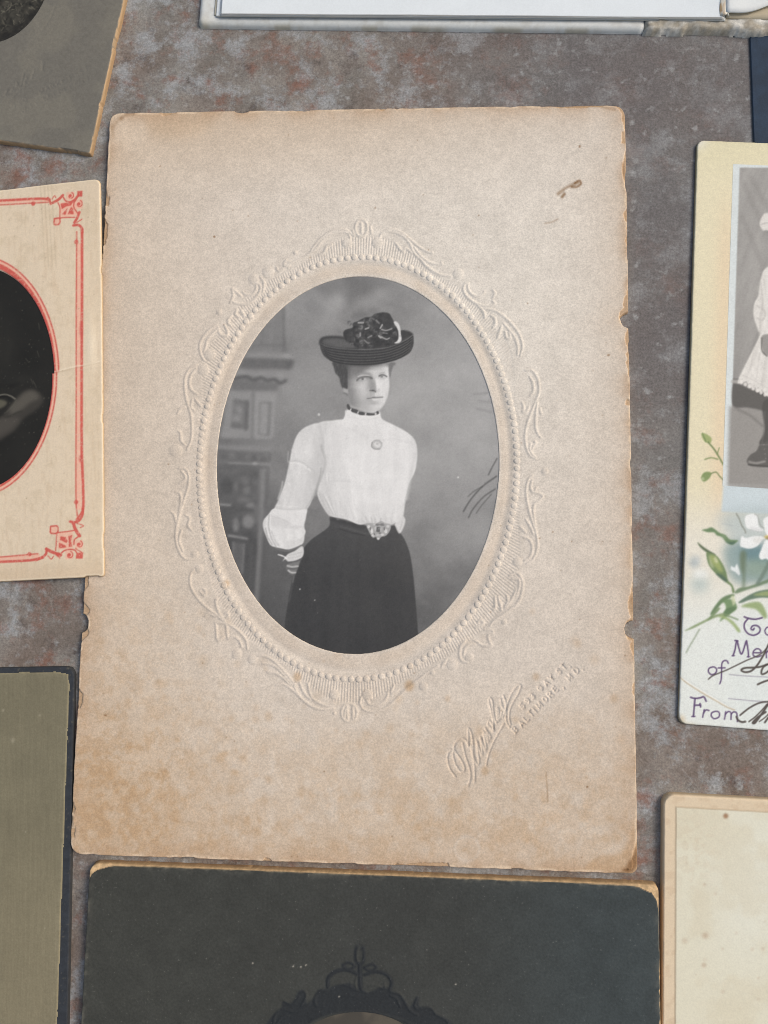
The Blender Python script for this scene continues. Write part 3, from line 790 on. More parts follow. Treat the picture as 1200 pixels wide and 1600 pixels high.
# ================================================================== the oval studio portrait (a flat print)
def portrait_canvas():
    c = Canvas(328, 424, 786, 1030, 2.5, 1, 128.0)
    X, Y = c.grid()
    Zx, Zy = (X - 320) * 2.5, (Y - 420) * 2.5
    # painted backdrop: broad tones from control points, upper-right sky sheen painted in
    ctl = [(600, 80, 104), (480, 120, 132), (380, 250, 128), (300, 320, 118), (760, 110, 116), (900, 250, 140), (1000, 420, 150), (900, 480, 148), (1080, 600, 152),
           (1000, 720, 148), (900, 700, 142), (880, 850, 136), (930, 920, 122), (1050, 1000, 124), (950, 1100, 118), (870, 1200, 104), (870, 1330, 92), (1000, 1200, 106),
           (430, 430, 138), (400, 540, 128), (300, 620, 116), (280, 800, 108), (250, 950, 98), (430, 1000, 112), (300, 1200, 82), (260, 1340, 76), (120, 900, 80), (80, 700, 96),
           (120, 1100, 78), (180, 480, 112), (720, 480, 150), (830, 330, 142), (500, 300, 126), (700, 150, 112)]
    num = np.zeros_like(X); den = np.zeros_like(X)
    for a, b, v in ctl:
        w = 1.0 / (((Zx - a) ** 2 + (Zy - b) ** 2) / 120.0 ** 2 + 0.12) ** 1.7
        num += w * v; den += w
    base = num / den
    cloud = fbm(Zx / 170, Zy / 130, 101, 4, .55) - .5
    cloud2 = fbm(Zx / 60, Zy / 50, 107, 3, .5) - .5
    amp = 38 * (0.55 + 0.7 * sstep(420, 120, Zy) + .35 * sstep(760, 1100, Zy) * sstep(800, 900, Zx))
    v0 = base + cloud * amp + cloud2 * 11
    c.a[..., 0] = v0 + 17 * sstep(60, 120, v0)
    Z = c.zoom(320, 420, 2.5)
    # drifting clouds painted near the top of the backdrop
    Q = c.zoom(440, 430, 4.615)
    for (x, y, rx, ry, v, al) in ((560, 110, 120, 60, 116, .75), (340, 100, 90, 55, 120, .7), (490, 180, 45, 60, 122, .7), (410, 190, 50, 60, 166, .75), (350, 260, 60, 35, 162, .7), (620, 190, 70, 30, 160, .6), (730, 130, 70, 40, 162, .6), (820, 120, 80, 40, 134, .5), (220, 230, 70, 60, 130, .6), (130, 300, 80, 50, 150, .5), (300, 360, 90, 30, 152, .5), (920, 210, 60, 40, 150, .5), (640, 60, 160, 40, 112, .5), (450, 110, 30, 20, 150, .5), (560, 270, 60, 20, 128, .5)):
        Q.ell(x, y, rx, ry, v, 5.5, al)
    # carved cabinet, out of focus, at the left: upper half
    Q = c.zoom(320, 420, 2.5); Q.poly([(236, 170), (306, 130), (310, 325), (160, 325), (200, 240)], 126, 3, .7, False); Q.line([(306, 140), (310, 322)], 4, 104, 1.6, .6); Q.line([(262, 180), (258, 320)], 3, 138, 1.6, .5); Q.line([(190, 300), (306, 296)], 4, 110, 1.6, .5); Q.line([(228, 210), (222, 300)], 3, 110, 1.8, .5)
    Q = c.zoom(340, 540, 9.23); P, L, E = Q.poly, Q.line, Q.ell
    L([(430, 140), (700, 140), (1100, 165)], 6, 150, 2.5, .8); E(1000, 150, 60, 26, 164, 2, .7)
    P([(380, 185), (700, 190), (1110, 215), (1040, 345), (300, 315)], 106, 2.2, .95, False); E(1040, 270, 60, 60, 96, 3, .7)
    for k in range(8): E(430 + 80 * k, 245 + 4 * k, 22, 22, 118 - 16 * (k % 2), 1.6, .6)
    P([(290, 350), (640, 360), (1010, 395), (980, 470), (240, 440)], 144, 2.2, .9, False); E(900, 430, 50, 26, 160, 2, .7); E(350, 390, 40, 30, 152, 2, .5)
    P([(230, 500), (900, 540), (850, 655), (190, 645)], 112, 2.5, .9, False)
    L([(240, 480), (330, 455), (430, 450), (520, 500), (620, 462), (720, 505), (820, 488), (900, 540), (985, 505)], 5, 92, 1.8, .85)
    for k in range(6): E(300 + 95 * k, 580, 30, 22, 124, 2, .5)
    P([(180, 660), (860, 680), (800, 1340), (30, 1345)], 146, 2.5, .95, False)
    P([(225, 780), (460, 790), (440, 1210), (195, 1180)], 118, 2.2, .9, False); L([(425, 820), (410, 1210)], 5, 100, 1.8, .8); L([(240, 790), (420, 830)], 4, 106, 2, .6)
    E(310, 930, 55, 60, 146, 2.5, .8); E(280, 1050, 60, 50, 150, 2.5, .8); E(270, 960, 25, 18, 110, 1.6, .6); L([(205, 1155), (300, 1165), (400, 1160)], 5, 106, 2, .7)
    L([(515, 690), (500, 1340)], 5, 122, 1.8, .8)
    P([(560, 690), (835, 690), (790, 1335), (525, 1335)], 152, 2, .85, False)
    L([(610, 820), (765, 828), (735, 1290), (600, 1280), (612, 820)], 4, 126, 1.6, .75, smooth=False); L([(745, 830), (722, 1280)], 4, 116, 1.6, .6); P([(640, 850), (730, 856), (706, 1250), (626, 1244)], 148, 2, .7, False)
    L([(20, 1395), (700, 1400)], 6, 128, 2.5, .6)
    # lower half
    Q = c.zoom(335, 690, 6.15); P, L, E = Q.poly, Q.line, Q.ell
    L([(20, 50), (250, 60), (530, 72)], 7, 144, 2.4, .85)
    P([(15, 95), (550, 112), (540, 195), (12, 192)], 108, 2.2, .92, False)
    for x, y, v in ((90, 140, 96), (170, 132, 124), (250, 150, 98), (330, 140, 120), (380, 160, 94), (440, 150, 122), (500, 140, 128), (470, 175, 100)): E(x, y, 30, 26, v, 2, .65)
    L([(140, 206), (260, 212), (530, 226)], 3.4, 144, 1.4, .8); E(390, 214, 26, 16, 166, 1.4, .85); L([(100, 232), (520, 250)], 4, 92, 2, .7)
    P([(10, 240), (445, 250), (402, 610), (25, 605)], 98, 3, .92, False)
    for x, y, rx, ry, v, al in ((120, 430, 66, 80, 82, .8), (215, 430, 22, 50, 122, .8), (295, 375, 44, 34, 120, .75), (320, 470, 46, 40, 122, .8), (285, 560, 60, 22, 124, .75), (244, 425, 16, 60, 86, .7), (360, 450, 14, 70, 90, .7), (390, 320, 40, 16, 88, .7), (400, 400, 26, 30, 112, .7), (80, 280, 40, 26, 110, .6), (180, 290, 70, 16, 112, .6), (60, 520, 30, 40, 88, .6), (390, 520, 24, 40, 112, .6)): E(x, y, rx, ry, v, 2.4, al)
    P([(446, 268), (500, 272), (486, 600), (470, 900), (430, 1560), (376, 1560), (410, 1100), (436, 700)], 128, 2, .9, False); L([(470, 280), (458, 600), (430, 1000)], 3, 138, 2, .6); L([(510, 280), (502, 500), (490, 640)], 4, 96, 2, .75)
    L([(55, 608), (150, 612)], 4.4, 150, 1.4, .8); L([(40, 632), (180, 640)], 4, 82, 1.8, .7)
    E(345, 612, 40, 26, 138, 2, .8); L([(200, 660), (290, 650), (375, 668)], 4, 84, 1.6, .8)
    E(262, 780, 34, 70, 84, 2, .85); E(325, 772, 58, 62, 132, 2, .9); E(330, 750, 30, 30, 140, 3, .6); E(205, 800, 34, 66, 128, 2.2, .85); E(200, 830, 16, 30, 138, 2, .6); L([(300, 850), (360, 850), (395, 800)], 3, 88, 1.6, .7)
    P([(30, 660), (150, 680), (160, 860), (90, 900)], 88, 4, .7)
    L([(138, 905), (220, 918), (312, 936)], 4.2, 142, 1.3, .9); L([(130, 935), (320, 960)], 4.2, 82, 1.6, .85)
    P([(165, 965), (296, 985), (272, 1270), (205, 1190)], 104, 2.2, .9, False); L([(184, 965), (178, 1150)], 3, 120, 1.4, .8); L([(286, 985), (268, 1262)], 3, 122, 1.4, .8); P([(205, 1000), (260, 1010), (250, 1190), (215, 1150)], 94, 2.4, .7, False)
    P([(310, 960), (395, 980), (372, 1500), (300, 1330)], 82, 3, .85, False); L([(360, 1000), (345, 1400)], 4, 92, 2, .6)
    P([(500, 640), (640, 700), (640, 1600), (440, 1600), (470, 1000)], lambda x, y: 104 - 16 * sstep(850, 940, y), 5, .75)
    Z = c.zoom(320, 420, 2.5); P, L, E = Z.poly, Z.line, Z.ell
    # palm blades at the right
    for l, w in (([(1140, 810), (1085, 850), (1040, 900), (1010, 948)], 2.2), ([(1135, 860), (1090, 890), (1050, 935), (1030, 972)], 1.8), ([(1142, 740), (1120, 780), (1108, 805)], 1.8), ([(1085, 850), (1050, 870), (1028, 890)], 1.3), ([(1120, 880), (1085, 920), (1060, 955)], 1.3)):
        L(l, w, 72, .8, .75)
    for l in ([(1050, 490), (1110, 485)], [(1060, 545), (1120, 560)], [(1070, 515), (1115, 520)]): L(l, 2.5, 126, 1.4, .5)
    # far forearm at the right hip
    P([(768, 966), (784, 982), (772, 1022), (752, 1040), (742, 1004)], 212, .9); L([(770, 985), (760, 1030)], 2, 180, 1, .6)
    # skirt
    skirt = [(493, 964), (560, 986), (620, 1002), (690, 1012), (742, 1003), (758, 1024), (782, 1060), (802, 1115), (815, 1200), (824, 1300), (832, 1400), (836, 1530), (760, 1560), (500, 1560), (318, 1530), (312, 1405), (326, 1300), (345, 1200), (368, 1125), (410, 1064), (484, 1008)]
    def sk(x, y):
        zx, zy = (x - 320) * 2.5, (y - 420) * 2.5
        return 63 + 12 * sstep(1250, 1000, zy) + 7 * (fbm(zx / 36, zy / 400, 113, 3) - .5) - 5 * sstep(1300, 1500, zy)
    P(skirt, sk, .75)
    L([(500, 1004), (560, 1022), (640, 1038), (735, 1030)], 2.4, 80, 1, .7); L([(496, 976), (560, 996), (620, 1010)], 6, 66, 1.5, .8)
    for l, v in (([(560, 1060), (548, 1250), (540, 1500)], 64), ([(640, 1080), (645, 1280), (650, 1500)], 62), ([(470, 1080), (420, 1250), (390, 1480)], 63), ([(720, 1060), (750, 1250), (770, 1480)], 60), ([(600, 1060), (596, 1300), (600, 1500)], 44), ([(690, 1070), (705, 1300), (715, 1500)], 45), ([(510, 1050), (480, 1280), (470, 1500)], 45)):
        L(l, 5, v + 6, 3.5, .35)
    L([(372, 1125), (346, 1215), (330, 1300)], 2, 120, 1, .35)
    # blouse: body
    body = [(553, 552), (548, 584), (505, 592), (442, 606), (428, 680), (452, 760), (440, 850), (442, 890), (466, 938), (494, 968), (556, 984), (606, 1000), (640, 994), (700, 1004), (744, 994), (772, 975), (784, 905), (798, 842), (822, 790), (831, 722), (822, 672), (792, 640), (740, 611), (692, 586), (680, 556), (618, 570)]
    def bl(x, y):
        zx, zy = (x - 320) * 2.5, (y - 420) * 2.5
        v = 227 - 12 * sstep(580, 440, zx) - 6 * sstep(850, 980, zy) + 17 * (fbm(zx / 22, zy / 110, 127, 4) - .5) + 9 * (fbm(zx / 60, zy / 50, 129, 3) - .5) - 10 * sstep(775, 830, zx)
        return v
    P(body, bl, .75)
    for l, w, v, al in (([(560, 620), (600, 640), (640, 660)], 3, 212, .5), ([(470, 790), (476, 860), (486, 930)], 4, 206, .5), ([(500, 740), (498, 800), (505, 850)], 3, 212, .5), ([(540, 770), (556, 830), (580, 930)], 3, 214, .5),
                        ([(458, 745), (520, 735), (590, 740)], 2.5, 214, .5), ([(455, 830), (520, 822), (570, 830)], 2.5, 212, .6), ([(480, 860), (500, 940), (520, 975)], 4, 204, .55), ([(520, 870), (545, 950), (560, 982)], 3, 208, .5),
                        ([(450, 880), (470, 930), (495, 966)], 5, 196, .6), ([(600, 940), (640, 985)], 3, 204, .5), ([(660, 960), (665, 995)], 3, 200, .5), ([(700, 960), (700, 1000)], 3, 206, .5), ([(735, 950), (728, 995)], 3, 204, .5),
                        ([(690, 670), (740, 665), (800, 680)], 3, 214, .6), ([(720, 640), (760, 660)], 3, 216, .5), ([(560, 740), (580, 860), (610, 960)], 2, 238, .5), ([(600, 985), (640, 992), (700, 1000), (742, 990)], 3, 196, .6), ([(822, 720), (806, 800), (788, 900)], 4, 206, .6),
                        ([(552, 580), (600, 592), (680, 582)], 2.5, 214, .5), ([(474, 780), (472, 830)], 2, 206, .6), ([(490, 780), (490, 828)], 2, 208, .6), ([(506, 778), (506, 826)], 2, 208, .6)):
        L(l, w, v, 1.3, al)
    # near sleeve
    up = [(446, 604), (395, 618), (362, 648), (342, 700), (330, 760), (312, 838), (288, 902), (274, 944), (330, 958), (394, 944), (424, 892), (446, 826), (464, 760), (468, 700), (462, 640)]
    def sv(x, y):
        zx, zy = (x - 320) * 2.5, (y - 420) * 2.5
        ctr = 395 - (zy - 620) * .2
        return 222 - 16 * sstep(0, 80, np.abs(zx - ctr)) + 24 * (fbm(zx / 24, zy / 90, 131, 4) - .5)
    P(up, sv, .8)
    L([(455, 690), (470, 760), (440, 850), (420, 895)], 3.5, 176, 1.2, .75); L([(430, 640), (440, 720), (462, 762)], 3.5, 204, 1.4, .6)
    for l, w, v in (([(345, 745), (400, 755), (440, 780)], 3, 206), ([(400, 640), (390, 720), (400, 790)], 3, 212), ([(370, 700), (380, 800), (350, 900)], 4, 212), ([(330, 790), (345, 850), (320, 930)], 4, 206), ([(420, 740), (415, 820), (390, 900)], 4, 206), ([(300, 890), (350, 900), (400, 890)], 3, 214), ([(440, 620), (430, 680)], 3, 212)):
        L(l, w, v, 1.4, .6)
    L([(276, 944), (330, 956), (394, 942)], 2.4, 190, .9, .8)
    J = c.zoom(400, 770, 9.23); P, L, E = J.poly, J.line, J.ell
    # wrist in shadow and hand behind the back
    P([(440, 1050), (520, 1010), (640, 965), (610, 1070), (570, 1170), (520, 1180), (450, 1120)], 128, .9, .9)
    L([(455, 1052), (520, 1068), (605, 1058)], 2.6, 188, .6, .9); L([(450, 1086), (520, 1098), (590, 1090)], 2.2, 98, .6, .85); L([(466, 1120), (510, 1150), (570, 1150)], 2.4, 196, .6, .9); L([(480, 1175), (560, 1180)], 2, 104, .7, .7); L([(545, 1200), (530, 1290)], 2, 140, .8, .5)
    P([(272, 224), (182, 310), (110, 400), (103, 500), (148, 630), (208, 752), (290, 788), (345, 800), (440, 818), (520, 810), (620, 772), (682, 722), (700, 620), (716, 560), (697, 480), (726, 340), (722, 226), (500, 242)], lambda x, y: 225 - 16 * sstep(424, 411, x) + 10 * (fbm(x / 5, y / 7, 137, 3) - .5), .7)
    P([(212, 335), (330, 365), (470, 425), (510, 480), (400, 505), (220, 475)], 204, 2.2, .65); L([(205, 330), (330, 365), (460, 420)], 1.6, 192, 1.1, .6); P([(470, 500), (560, 470), (640, 480), (690, 500), (560, 520)], 206, 1.2, .7)
    L([(192, 320), (184, 480), (222, 650), (292, 782)], 2.2, 180, .8, .85); L([(208, 330), (204, 480), (244, 640), (320, 780)], 1.6, 236, .7, .8); L([(140, 510), (170, 640), (232, 745)], 2.0, 166, .8, .8); L([(160, 360), (150, 480), (190, 640)], 1.6, 232, .7, .7); L([(225, 560), (270, 680), (330, 770)], 2.4, 188, .9, .7)
    P([(430, 700), (560, 690), (680, 640), (670, 720), (560, 790), (440, 810)], 212, 1.4, .7); L([(380, 520), (420, 620), (400, 720)], 2, 212, 1.2, .7); L([(540, 540), (550, 660), (540, 740)], 2, 208, 1.2, .7); L([(660, 520), (690, 600), (660, 700)], 2.4, 204, 1.2, .7); L([(480, 560), (470, 660)], 2.4, 236, 1.2, .7); L([(610, 560), (620, 660)], 2.4, 236, 1.2, .6)
    L([(286, 800), (360, 826), (450, 838), (540, 812), (650, 762)], 2.6, 116, .7, .9)
    P([(318, 890), (380, 905), (420, 925), (470, 880), (560, 840), (664, 772), (692, 845), (662, 938), (560, 985), (470, 996), (425, 960), (384, 990), (406, 940), (370, 915)], 212, .7)
    E(388, 938, 22, 26, 104, .6, .85); L([(320, 890), (400, 918), (440, 950)], 1.6, 236, .5, .9); L([(480, 900), (580, 880), (680, 850)], 1.6, 190, .8, .7); L([(470, 940), (560, 930), (670, 890)], 1.6, 194, .8, .7); L([(470, 1002), (560, 992), (655, 955)], 2.2, 100, .6, .9)
    # upper sleeve and seam
    L([(278, 218), (400, 238), (560, 240), (722, 224)], 1.8, 196, .8, .85); L([(300, 180), (420, 196), (600, 196)], 1.6, 236, .9, .6); L([(560, 130), (680, 120), (800, 90)], 1.8, 206, 1, .7); L([(380, 20), (370, 120), (360, 200)], 2, 208, 1.2, .6); L([(840, 10), (790, 110), (722, 216)], 2.0, 184, .9, .7)
    V = c.zoom(425, 655, 11.85); P, L, E = V.poly, V.line, V.ell
    for l, w, v, al in (([(300, 790), (430, 770), (560, 800), (680, 880), (780, 960)], 1.8, 196, .8), ([(330, 810), (480, 815), (600, 870), (720, 960)], 1.6, 238, .7), ([(600, 620), (560, 500), (600, 330)], 1.8, 208, .6), ([(740, 560), (770, 420), (780, 300)], 1.8, 208, .6), ([(650, 640), (700, 760), (760, 840)], 1.6, 206, .6), ([(600, 600), (640, 640)], 2, 240, .7),
                        ([(860, 640), (920, 780), (930, 880)], 1.8, 200, .7), ([(960, 500), (980, 700), (960, 900)], 1.6, 208, .6), ([(910, 900), (890, 1050), (850, 1230), (810, 1420)], 2.0, 168, .85), ([(820, 780), (830, 960)], 1.6, 206, .6), ([(360, 560), (420, 680), (480, 760)], 2, 212, .6), ([(280, 1140), (360, 1160)], 1.6, 200, .7), ([(300, 1180), (340, 1240)], 1.6, 240, .6),
                        ([(540, 960), (660, 960), (700, 1050)], 1.6, 208, .6), ([(420, 1100), (400, 1300), (360, 1450)], 2.2, 212, .6), ([(640, 1180), (620, 1350), (560, 1450)], 2.0, 206, .6), ([(200, 1150), (170, 1300), (110, 1480)], 2.4, 202, .7), ([(300, 600), (290, 780)], 1.4, 200, .6), ([(740, 1050), (740, 1250), (700, 1450)], 2.2, 208, .6)):
        L(l, w, v, .9, al)
    Z = c.zoom(320, 420, 2.5); P, L, E = Z.poly, Z.line, Z.ell
    # brooch and buckle
    E(673, 687, 22, 19, 188, .7, .9, .3); E(674, 688, 14, 11, 222, .8, .9, .3); L([(654, 678), (652, 694), (664, 704), (684, 704)], 1.6, 140, .5, .8); L([(662, 672), (680, 670), (692, 682)], 1.4, 168, .5, .7); E(674, 684, 5, 4, 182, .6, .8)
    Q = c.zoom(490, 740, 8); P, L, E = Q.poly, Q.line, Q.ell
    for l, w, v, al in (([(120, 270), (180, 390), (244, 505)], 2.0, 188, .75), ([(190, 290), (230, 400), (268, 505)], 1.8, 196, .7), ([(150, 280), (205, 390), (256, 500)], 1.4, 238, .7), ([(330, 350), (340, 450), (350, 545)], 1.8, 206, .6), ([(430, 300), (460, 430), (505, 565)], 2.0, 208, .6), ([(480, 200), (490, 380), (545, 580)], 1.8, 240, .7), ([(70, 230), (100, 330), (200, 500)], 2.6, 196, .7),
                        ([(270, 330), (290, 520)], 1.8, 208, .6), ([(390, 380), (420, 570)], 1.6, 210, .6), ([(650, 540), (670, 600), (690, 625)], 1.8, 190, .7), ([(720, 550), (735, 615)], 1.6, 186, .7), ([(770, 560), (772, 612)], 1.6, 184, .7), ([(840, 560), (838, 600)], 2.0, 178, .7), ([(900, 540), (905, 620)], 1.6, 198, .6), ([(600, 560), (650, 636)], 1.8, 198, .6), ([(700, 500), (700, 580)], 1.6, 240, .6), ([(960, 560), (990, 640)], 1.6, 196, .6),
                        ([(600, 190), (720, 190)], 1.4, 216, .6), ([(580, 100), (600, 300), (640, 500)], 1.6, 220, .6), ([(860, 200), (880, 400)], 2, 220, .5), ([(1020, 300), (1000, 480)], 2, 218, .5), ([(1160, 280), (1130, 420), (1110, 560)], 2.2, 208, .6), ([(200, 95), (320, 92), (430, 98)], 1.5, 208, .7), ([(165, 0), (172, 92)], 1.6, 242, .7), ([(185, 0), (190, 92)], 1.6, 206, .7), ([(210, 0), (212, 90)], 1.2, 240, .6), ([(250, 0), (252, 90)], 1.4, 210, .6), ([(340, 0), (345, 90)], 1.2, 214, .6)):
        L(l, w, v, .8, al)
    P([(1020, 640), (1060, 600), (1120, 560), (1142, 590), (1110, 650), (1088, 740), (1060, 740)], 214, .8, .9); L([(1110, 600), (1080, 700)], 1.4, 184, .7, .6)
    L([(330, 655), (480, 700), (640, 745), (800, 760)], 2.2, 90, .8, .75); L([(320, 690), (470, 735), (640, 775)], 1.8, 50, .8, .7); L([(215, 545), (400, 580), (540, 640)], 1.6, 52, .6, .6)
    P([(660, 640), (700, 622), (760, 628), (810, 612), (850, 594), (900, 622), (965, 640), (955, 715), (905, 778), (850, 792), (812, 834), (780, 795), (742, 802), (692, 725)], 168, .6)
    for (x, y, rx, ry, v) in ((690, 665, 20, 18, 214), (730, 720, 16, 34, 220), (745, 775, 20, 14, 214), (800, 640, 26, 14, 120), (860, 640, 34, 16, 122), (930, 660, 20, 18, 204), (905, 720, 20, 28, 214), (860, 765, 24, 14, 212), (808, 815, 16, 12, 216), (810, 700, 34, 34, 96), (775, 690, 12, 30, 196), (842, 700, 10, 26, 186), (805, 770, 26, 12, 190), (710, 690, 8, 22, 112), (885, 690, 8, 24, 108), (760, 760, 8, 16, 104), (830, 745, 16, 8, 110), (760, 640, 14, 10, 206), (890, 630, 12, 8, 176), (820, 690, 10, 10, 150)):
        E(x, y, rx, ry, v, .4, .9)
    # ---- head
    F = c.zoom(500, 540, 8); P, L, E = F.poly, F.line, F.ell
    # neck and collar
    P([(372, 640), (380, 720), (350, 770), (330, 850), (420, 880), (560, 900), (700, 880), (735, 860), (725, 800), (780, 760), (700, 640)], 158, .9)
    P([(335, 815), (315, 870), (300, 940), (420, 990), (640, 1000), (760, 940), (735, 850), (640, 872), (520, 868), (420, 840), (372, 800)], 229, .7)
    L([(330, 870), (420, 900), (560, 925), (735, 900)], 2, 214, 1, .5); L([(440, 930), (520, 990), (560, 1060)], 1.6, 214, .9, .6); L([(600, 900), (610, 1000)], 1.6, 216, .9, .5); L([(700, 900), (690, 1000)], 1.6, 212, .9, .5)
    # hair at the nape and side
    P([(160, 205), (172, 270), (195, 345), (238, 395), (258, 470), (280, 530), (315, 548), (350, 530), (362, 430), (375, 330), (430, 270), (560, 250), (600, 225), (300, 190)], lambda x, y: 80 + 24 * (fbm((x - 500) / 1.2, y / 6, 141, 2) - .5), .9)
    # face: tones of the lit side and the shaded side
    T = np.array([
        [85, 85, 85, 85, 85, 85, 82, 82, 84, 90, 105, 120, 130, 120, 110, 105, 105],
        [84, 92, 96, 94, 90, 88, 86, 88, 98, 112, 128, 145, 158, 150, 140, 130, 125],
        [82, 100, 110, 110, 108, 108, 114, 132, 160, 175, 182, 190, 208, 214, 205, 190, 180],
        [78, 106, 116, 114, 112, 120, 150, 185, 200, 206, 208, 207, 207, 220, 212, 200, 190],
        [80, 110, 122, 120, 130, 152, 156, 160, 185, 206, 206, 190, 196, 222, 214, 200, 190],
        [85, 116, 130, 138, 146, 150, 158, 155, 165, 198, 214, 194, 200, 220, 214, 200, 190],
        [95, 128, 148, 160, 165, 176, 190, 180, 156, 190, 228, 222, 218, 224, 212, 200, 190],
        [104, 134, 155, 176, 190, 200, 200, 184, 158, 176, 230, 226, 222, 224, 210, 200, 190],
        [118, 138, 158, 178, 196, 205, 198, 180, 156, 168, 228, 228, 223, 221, 206, 195, 185],
        [140, 140, 155, 172, 188, 199, 200, 185, 152, 150, 205, 223, 222, 218, 200, 190, 180],
        [138, 141, 152, 170, 185, 193, 196, 190, 181, 196, 220, 225, 222, 214, 195, 185, 175],
        [142, 142, 150, 165, 178, 188, 189, 180, 178, 192, 206, 212, 221, 210, 190, 180, 172],
        [144, 142, 148, 160, 172, 182, 185, 178, 182, 200, 212, 216, 219, 200, 182, 172, 168],
        [146, 144, 148, 158, 168, 178, 181, 183, 182, 186, 196, 214, 214, 190, 175, 168, 165],
        [146, 144, 152, 163, 170, 178, 181, 186, 199, 206, 214, 214, 200, 180, 168, 165, 162],
        [148, 146, 152, 163, 170, 179, 184, 189, 198, 205, 207, 206, 188, 172, 165, 162, 162],
        [160, 158, 160, 170, 178, 186, 192, 194, 200, 204, 202, 195, 180, 170, 165, 162, 162]], float)
    T[2:7, 1:7] += np.array([4, 8, 10, 10, 8, 5]); T[9:, 1:5] -= np.array([2, 6, 6, 3])
    def fc(x, y):
        u = np.clip((x - 540) / 5, 0, 15.999); v = np.clip((y - 565) / 5, 0, 15.999)
        i = u.astype(int); j = v.astype(int); fu = u - i; fv = v - j
        fu = fu * fu * (3 - 2 * fu) * .5 + fu * .5; fv = fv * fv * (3 - 2 * fv) * .5 + fv * .5
        g = (T[j, i] * (1 - fu) + T[j, i + 1] * fu) * (1 - fv) + (T[j + 1, i] * (1 - fu) + T[j + 1, i + 1] * fu) * fv
        return g + 5 * (fbm(x / 2.2, y / 2.2, 147, 2) - .5)
    P([(352, 225), (346, 330), (346, 430), (350, 520), (358, 610), (372, 690), (400, 752), (490, 806), (600, 838), (690, 836), (756, 798), (808, 734), (848, 640), (868, 540), (873, 440), (866, 330), (858, 225), (640, 215)], fc, .8)
    P([(862, 228), (948, 220), (915, 275), (896, 330), (880, 400), (872, 420)], 116, 1.0, .9); L([(925, 250), (908, 330), (896, 400)], 2.2, 172, 1.0, .5); L([(872, 420), (884, 520), (870, 620)], 2.5, 148, 1.0, .5)
    # ear lobe
    P([(290, 528), (318, 540), (345, 556), (352, 590), (330, 596), (300, 580)], 172, .8, .9); L([(296, 592), (325, 600), (345, 622)], 1.8, 108, .7, .8); L([(350, 620), (366, 680), (378, 740)], 2, 140, 1.1, .5)
    # features
    G2 = c.zoom(540, 565, 15); P, L, E = G2.poly, G2.line, G2.ell
    P([(250, 330), (420, 260), (560, 280), (620, 340), (600, 400), (420, 380), (280, 430)], 148, 1.8, .25)
    P([(556, 400), (640, 392), (676, 460), (694, 560), (692, 640), (650, 664), (580, 654), (548, 570), (548, 470)], 160, 1.8, .7)
    P([(600, 480), (660, 500), (684, 580), (676, 640), (610, 640), (580, 560)], 148, 1.6, .45)
    L([(708, 400), (728, 500), (740, 600), (736, 660)], 1.5, 236, .7, .75)
    L([(430, 288), (500, 278), (562, 298), (606, 342)], 1.6, 146, .8, .55)
    L([(290, 352), (360, 326), (440, 317), (548, 326)], 1.5, 206, .5, .85)
    L([(262, 452), (290, 412), (350, 384), (420, 362), (500, 352), (566, 362), (622, 396)], 2.0, 104, .6, .85); E(598, 388, 38, 26, 104, .8, .75); E(288, 430, 26, 26, 112, .8, .7)
    E(402, 410, 32, 24, 96, .6, .9); E(350, 424, 26, 18, 176, .8, .7); E(458, 408, 20, 20, 208, .7, .8); E(396, 398, 7, 6, 165, .35, .7); L([(300, 462), (380, 452), (470, 440)], 1.2, 158, .8, .5)
    L([(796, 284), (846, 264), (905, 254)], 1.9, 172, .8, .75)
    L([(786, 338), (822, 318), (878, 312), (930, 330), (966, 354)], 1.9, 98, .55, .9); E(800, 338, 22, 18, 110, .7, .7); E(852, 356, 32, 22, 116, .6, .85); E(902, 360, 22, 14, 206, .6, .8); E(848, 348, 6, 5, 176, .35, .7); L([(830, 388), (890, 392), (944, 376)], 1.0, 188, .7, .6)
    L([(572, 682), (620, 676), (660, 680), (700, 704)], 1.9, 94, .6, .85); E(640, 684, 28, 14, 74, .55, .8); E(700, 712, 14, 12, 120, .6, .6); E(780, 662, 20, 14, 184, .9, .6); P([(560, 690), (640, 704), (700, 724), (680, 780), (580, 780)], 178, 1.4, .5)
    L([(706, 748), (704, 800)], 1.5, 238, .7, .7)
    P([(560, 848), (640, 818), (700, 822), (760, 818), (850, 832), (780, 846), (660, 846)], 176, .8, .6)
    L([(500, 868), (556, 862), (610, 850), (664, 842), (720, 844), (790, 838), (872, 832)], 1.5, 126, .5, .9); E(540, 866, 34, 9, 118, .6, .7); E(664, 840, 34, 9, 108, .6, .7)
    L([(630, 890), (690, 898), (745, 888)], 1.5, 236, .6, .8); P([(560, 880), (640, 905), (600, 930), (540, 910)], 166, 1.2, .5); E(680, 945, 84, 24, 180, 1.4, .6)
    L([(120, 1040), (240, 1080), (400, 1130), (560, 1150)], 2.0, 196, 1, .4)
    F = c.zoom(500, 540, 8); P, L, E = F.poly, F.line, F.ell
    # necklace of dark links
    for q in ([(336, 745), (352, 730), (376, 760), (384, 800), (362, 806), (342, 782)], [(392, 784), (430, 792), (478, 812), (470, 846), (430, 840), (392, 822)], [(492, 828), (556, 838), (560, 868), (500, 868), (482, 850)], [(586, 842), (640, 848), (684, 852), (686, 870), (620, 876), (586, 868)], [(706, 828), (732, 822), (738, 846), (716, 862)]):
        P(q, 74, .55, .95)
    L([(382, 780), (470, 826), (560, 854), (690, 862), (735, 845)], 1.0, 96, .5, .7)
    for x, y in ((386, 800), (476, 836), (572, 856), (696, 856)): E(x, y, 8, 14, 222, .5, .85, .5)
    # ---- hat
    Hh = c.zoom(490, 475, 7.059); P, L, E = Hh.poly, Hh.line, Hh.ell
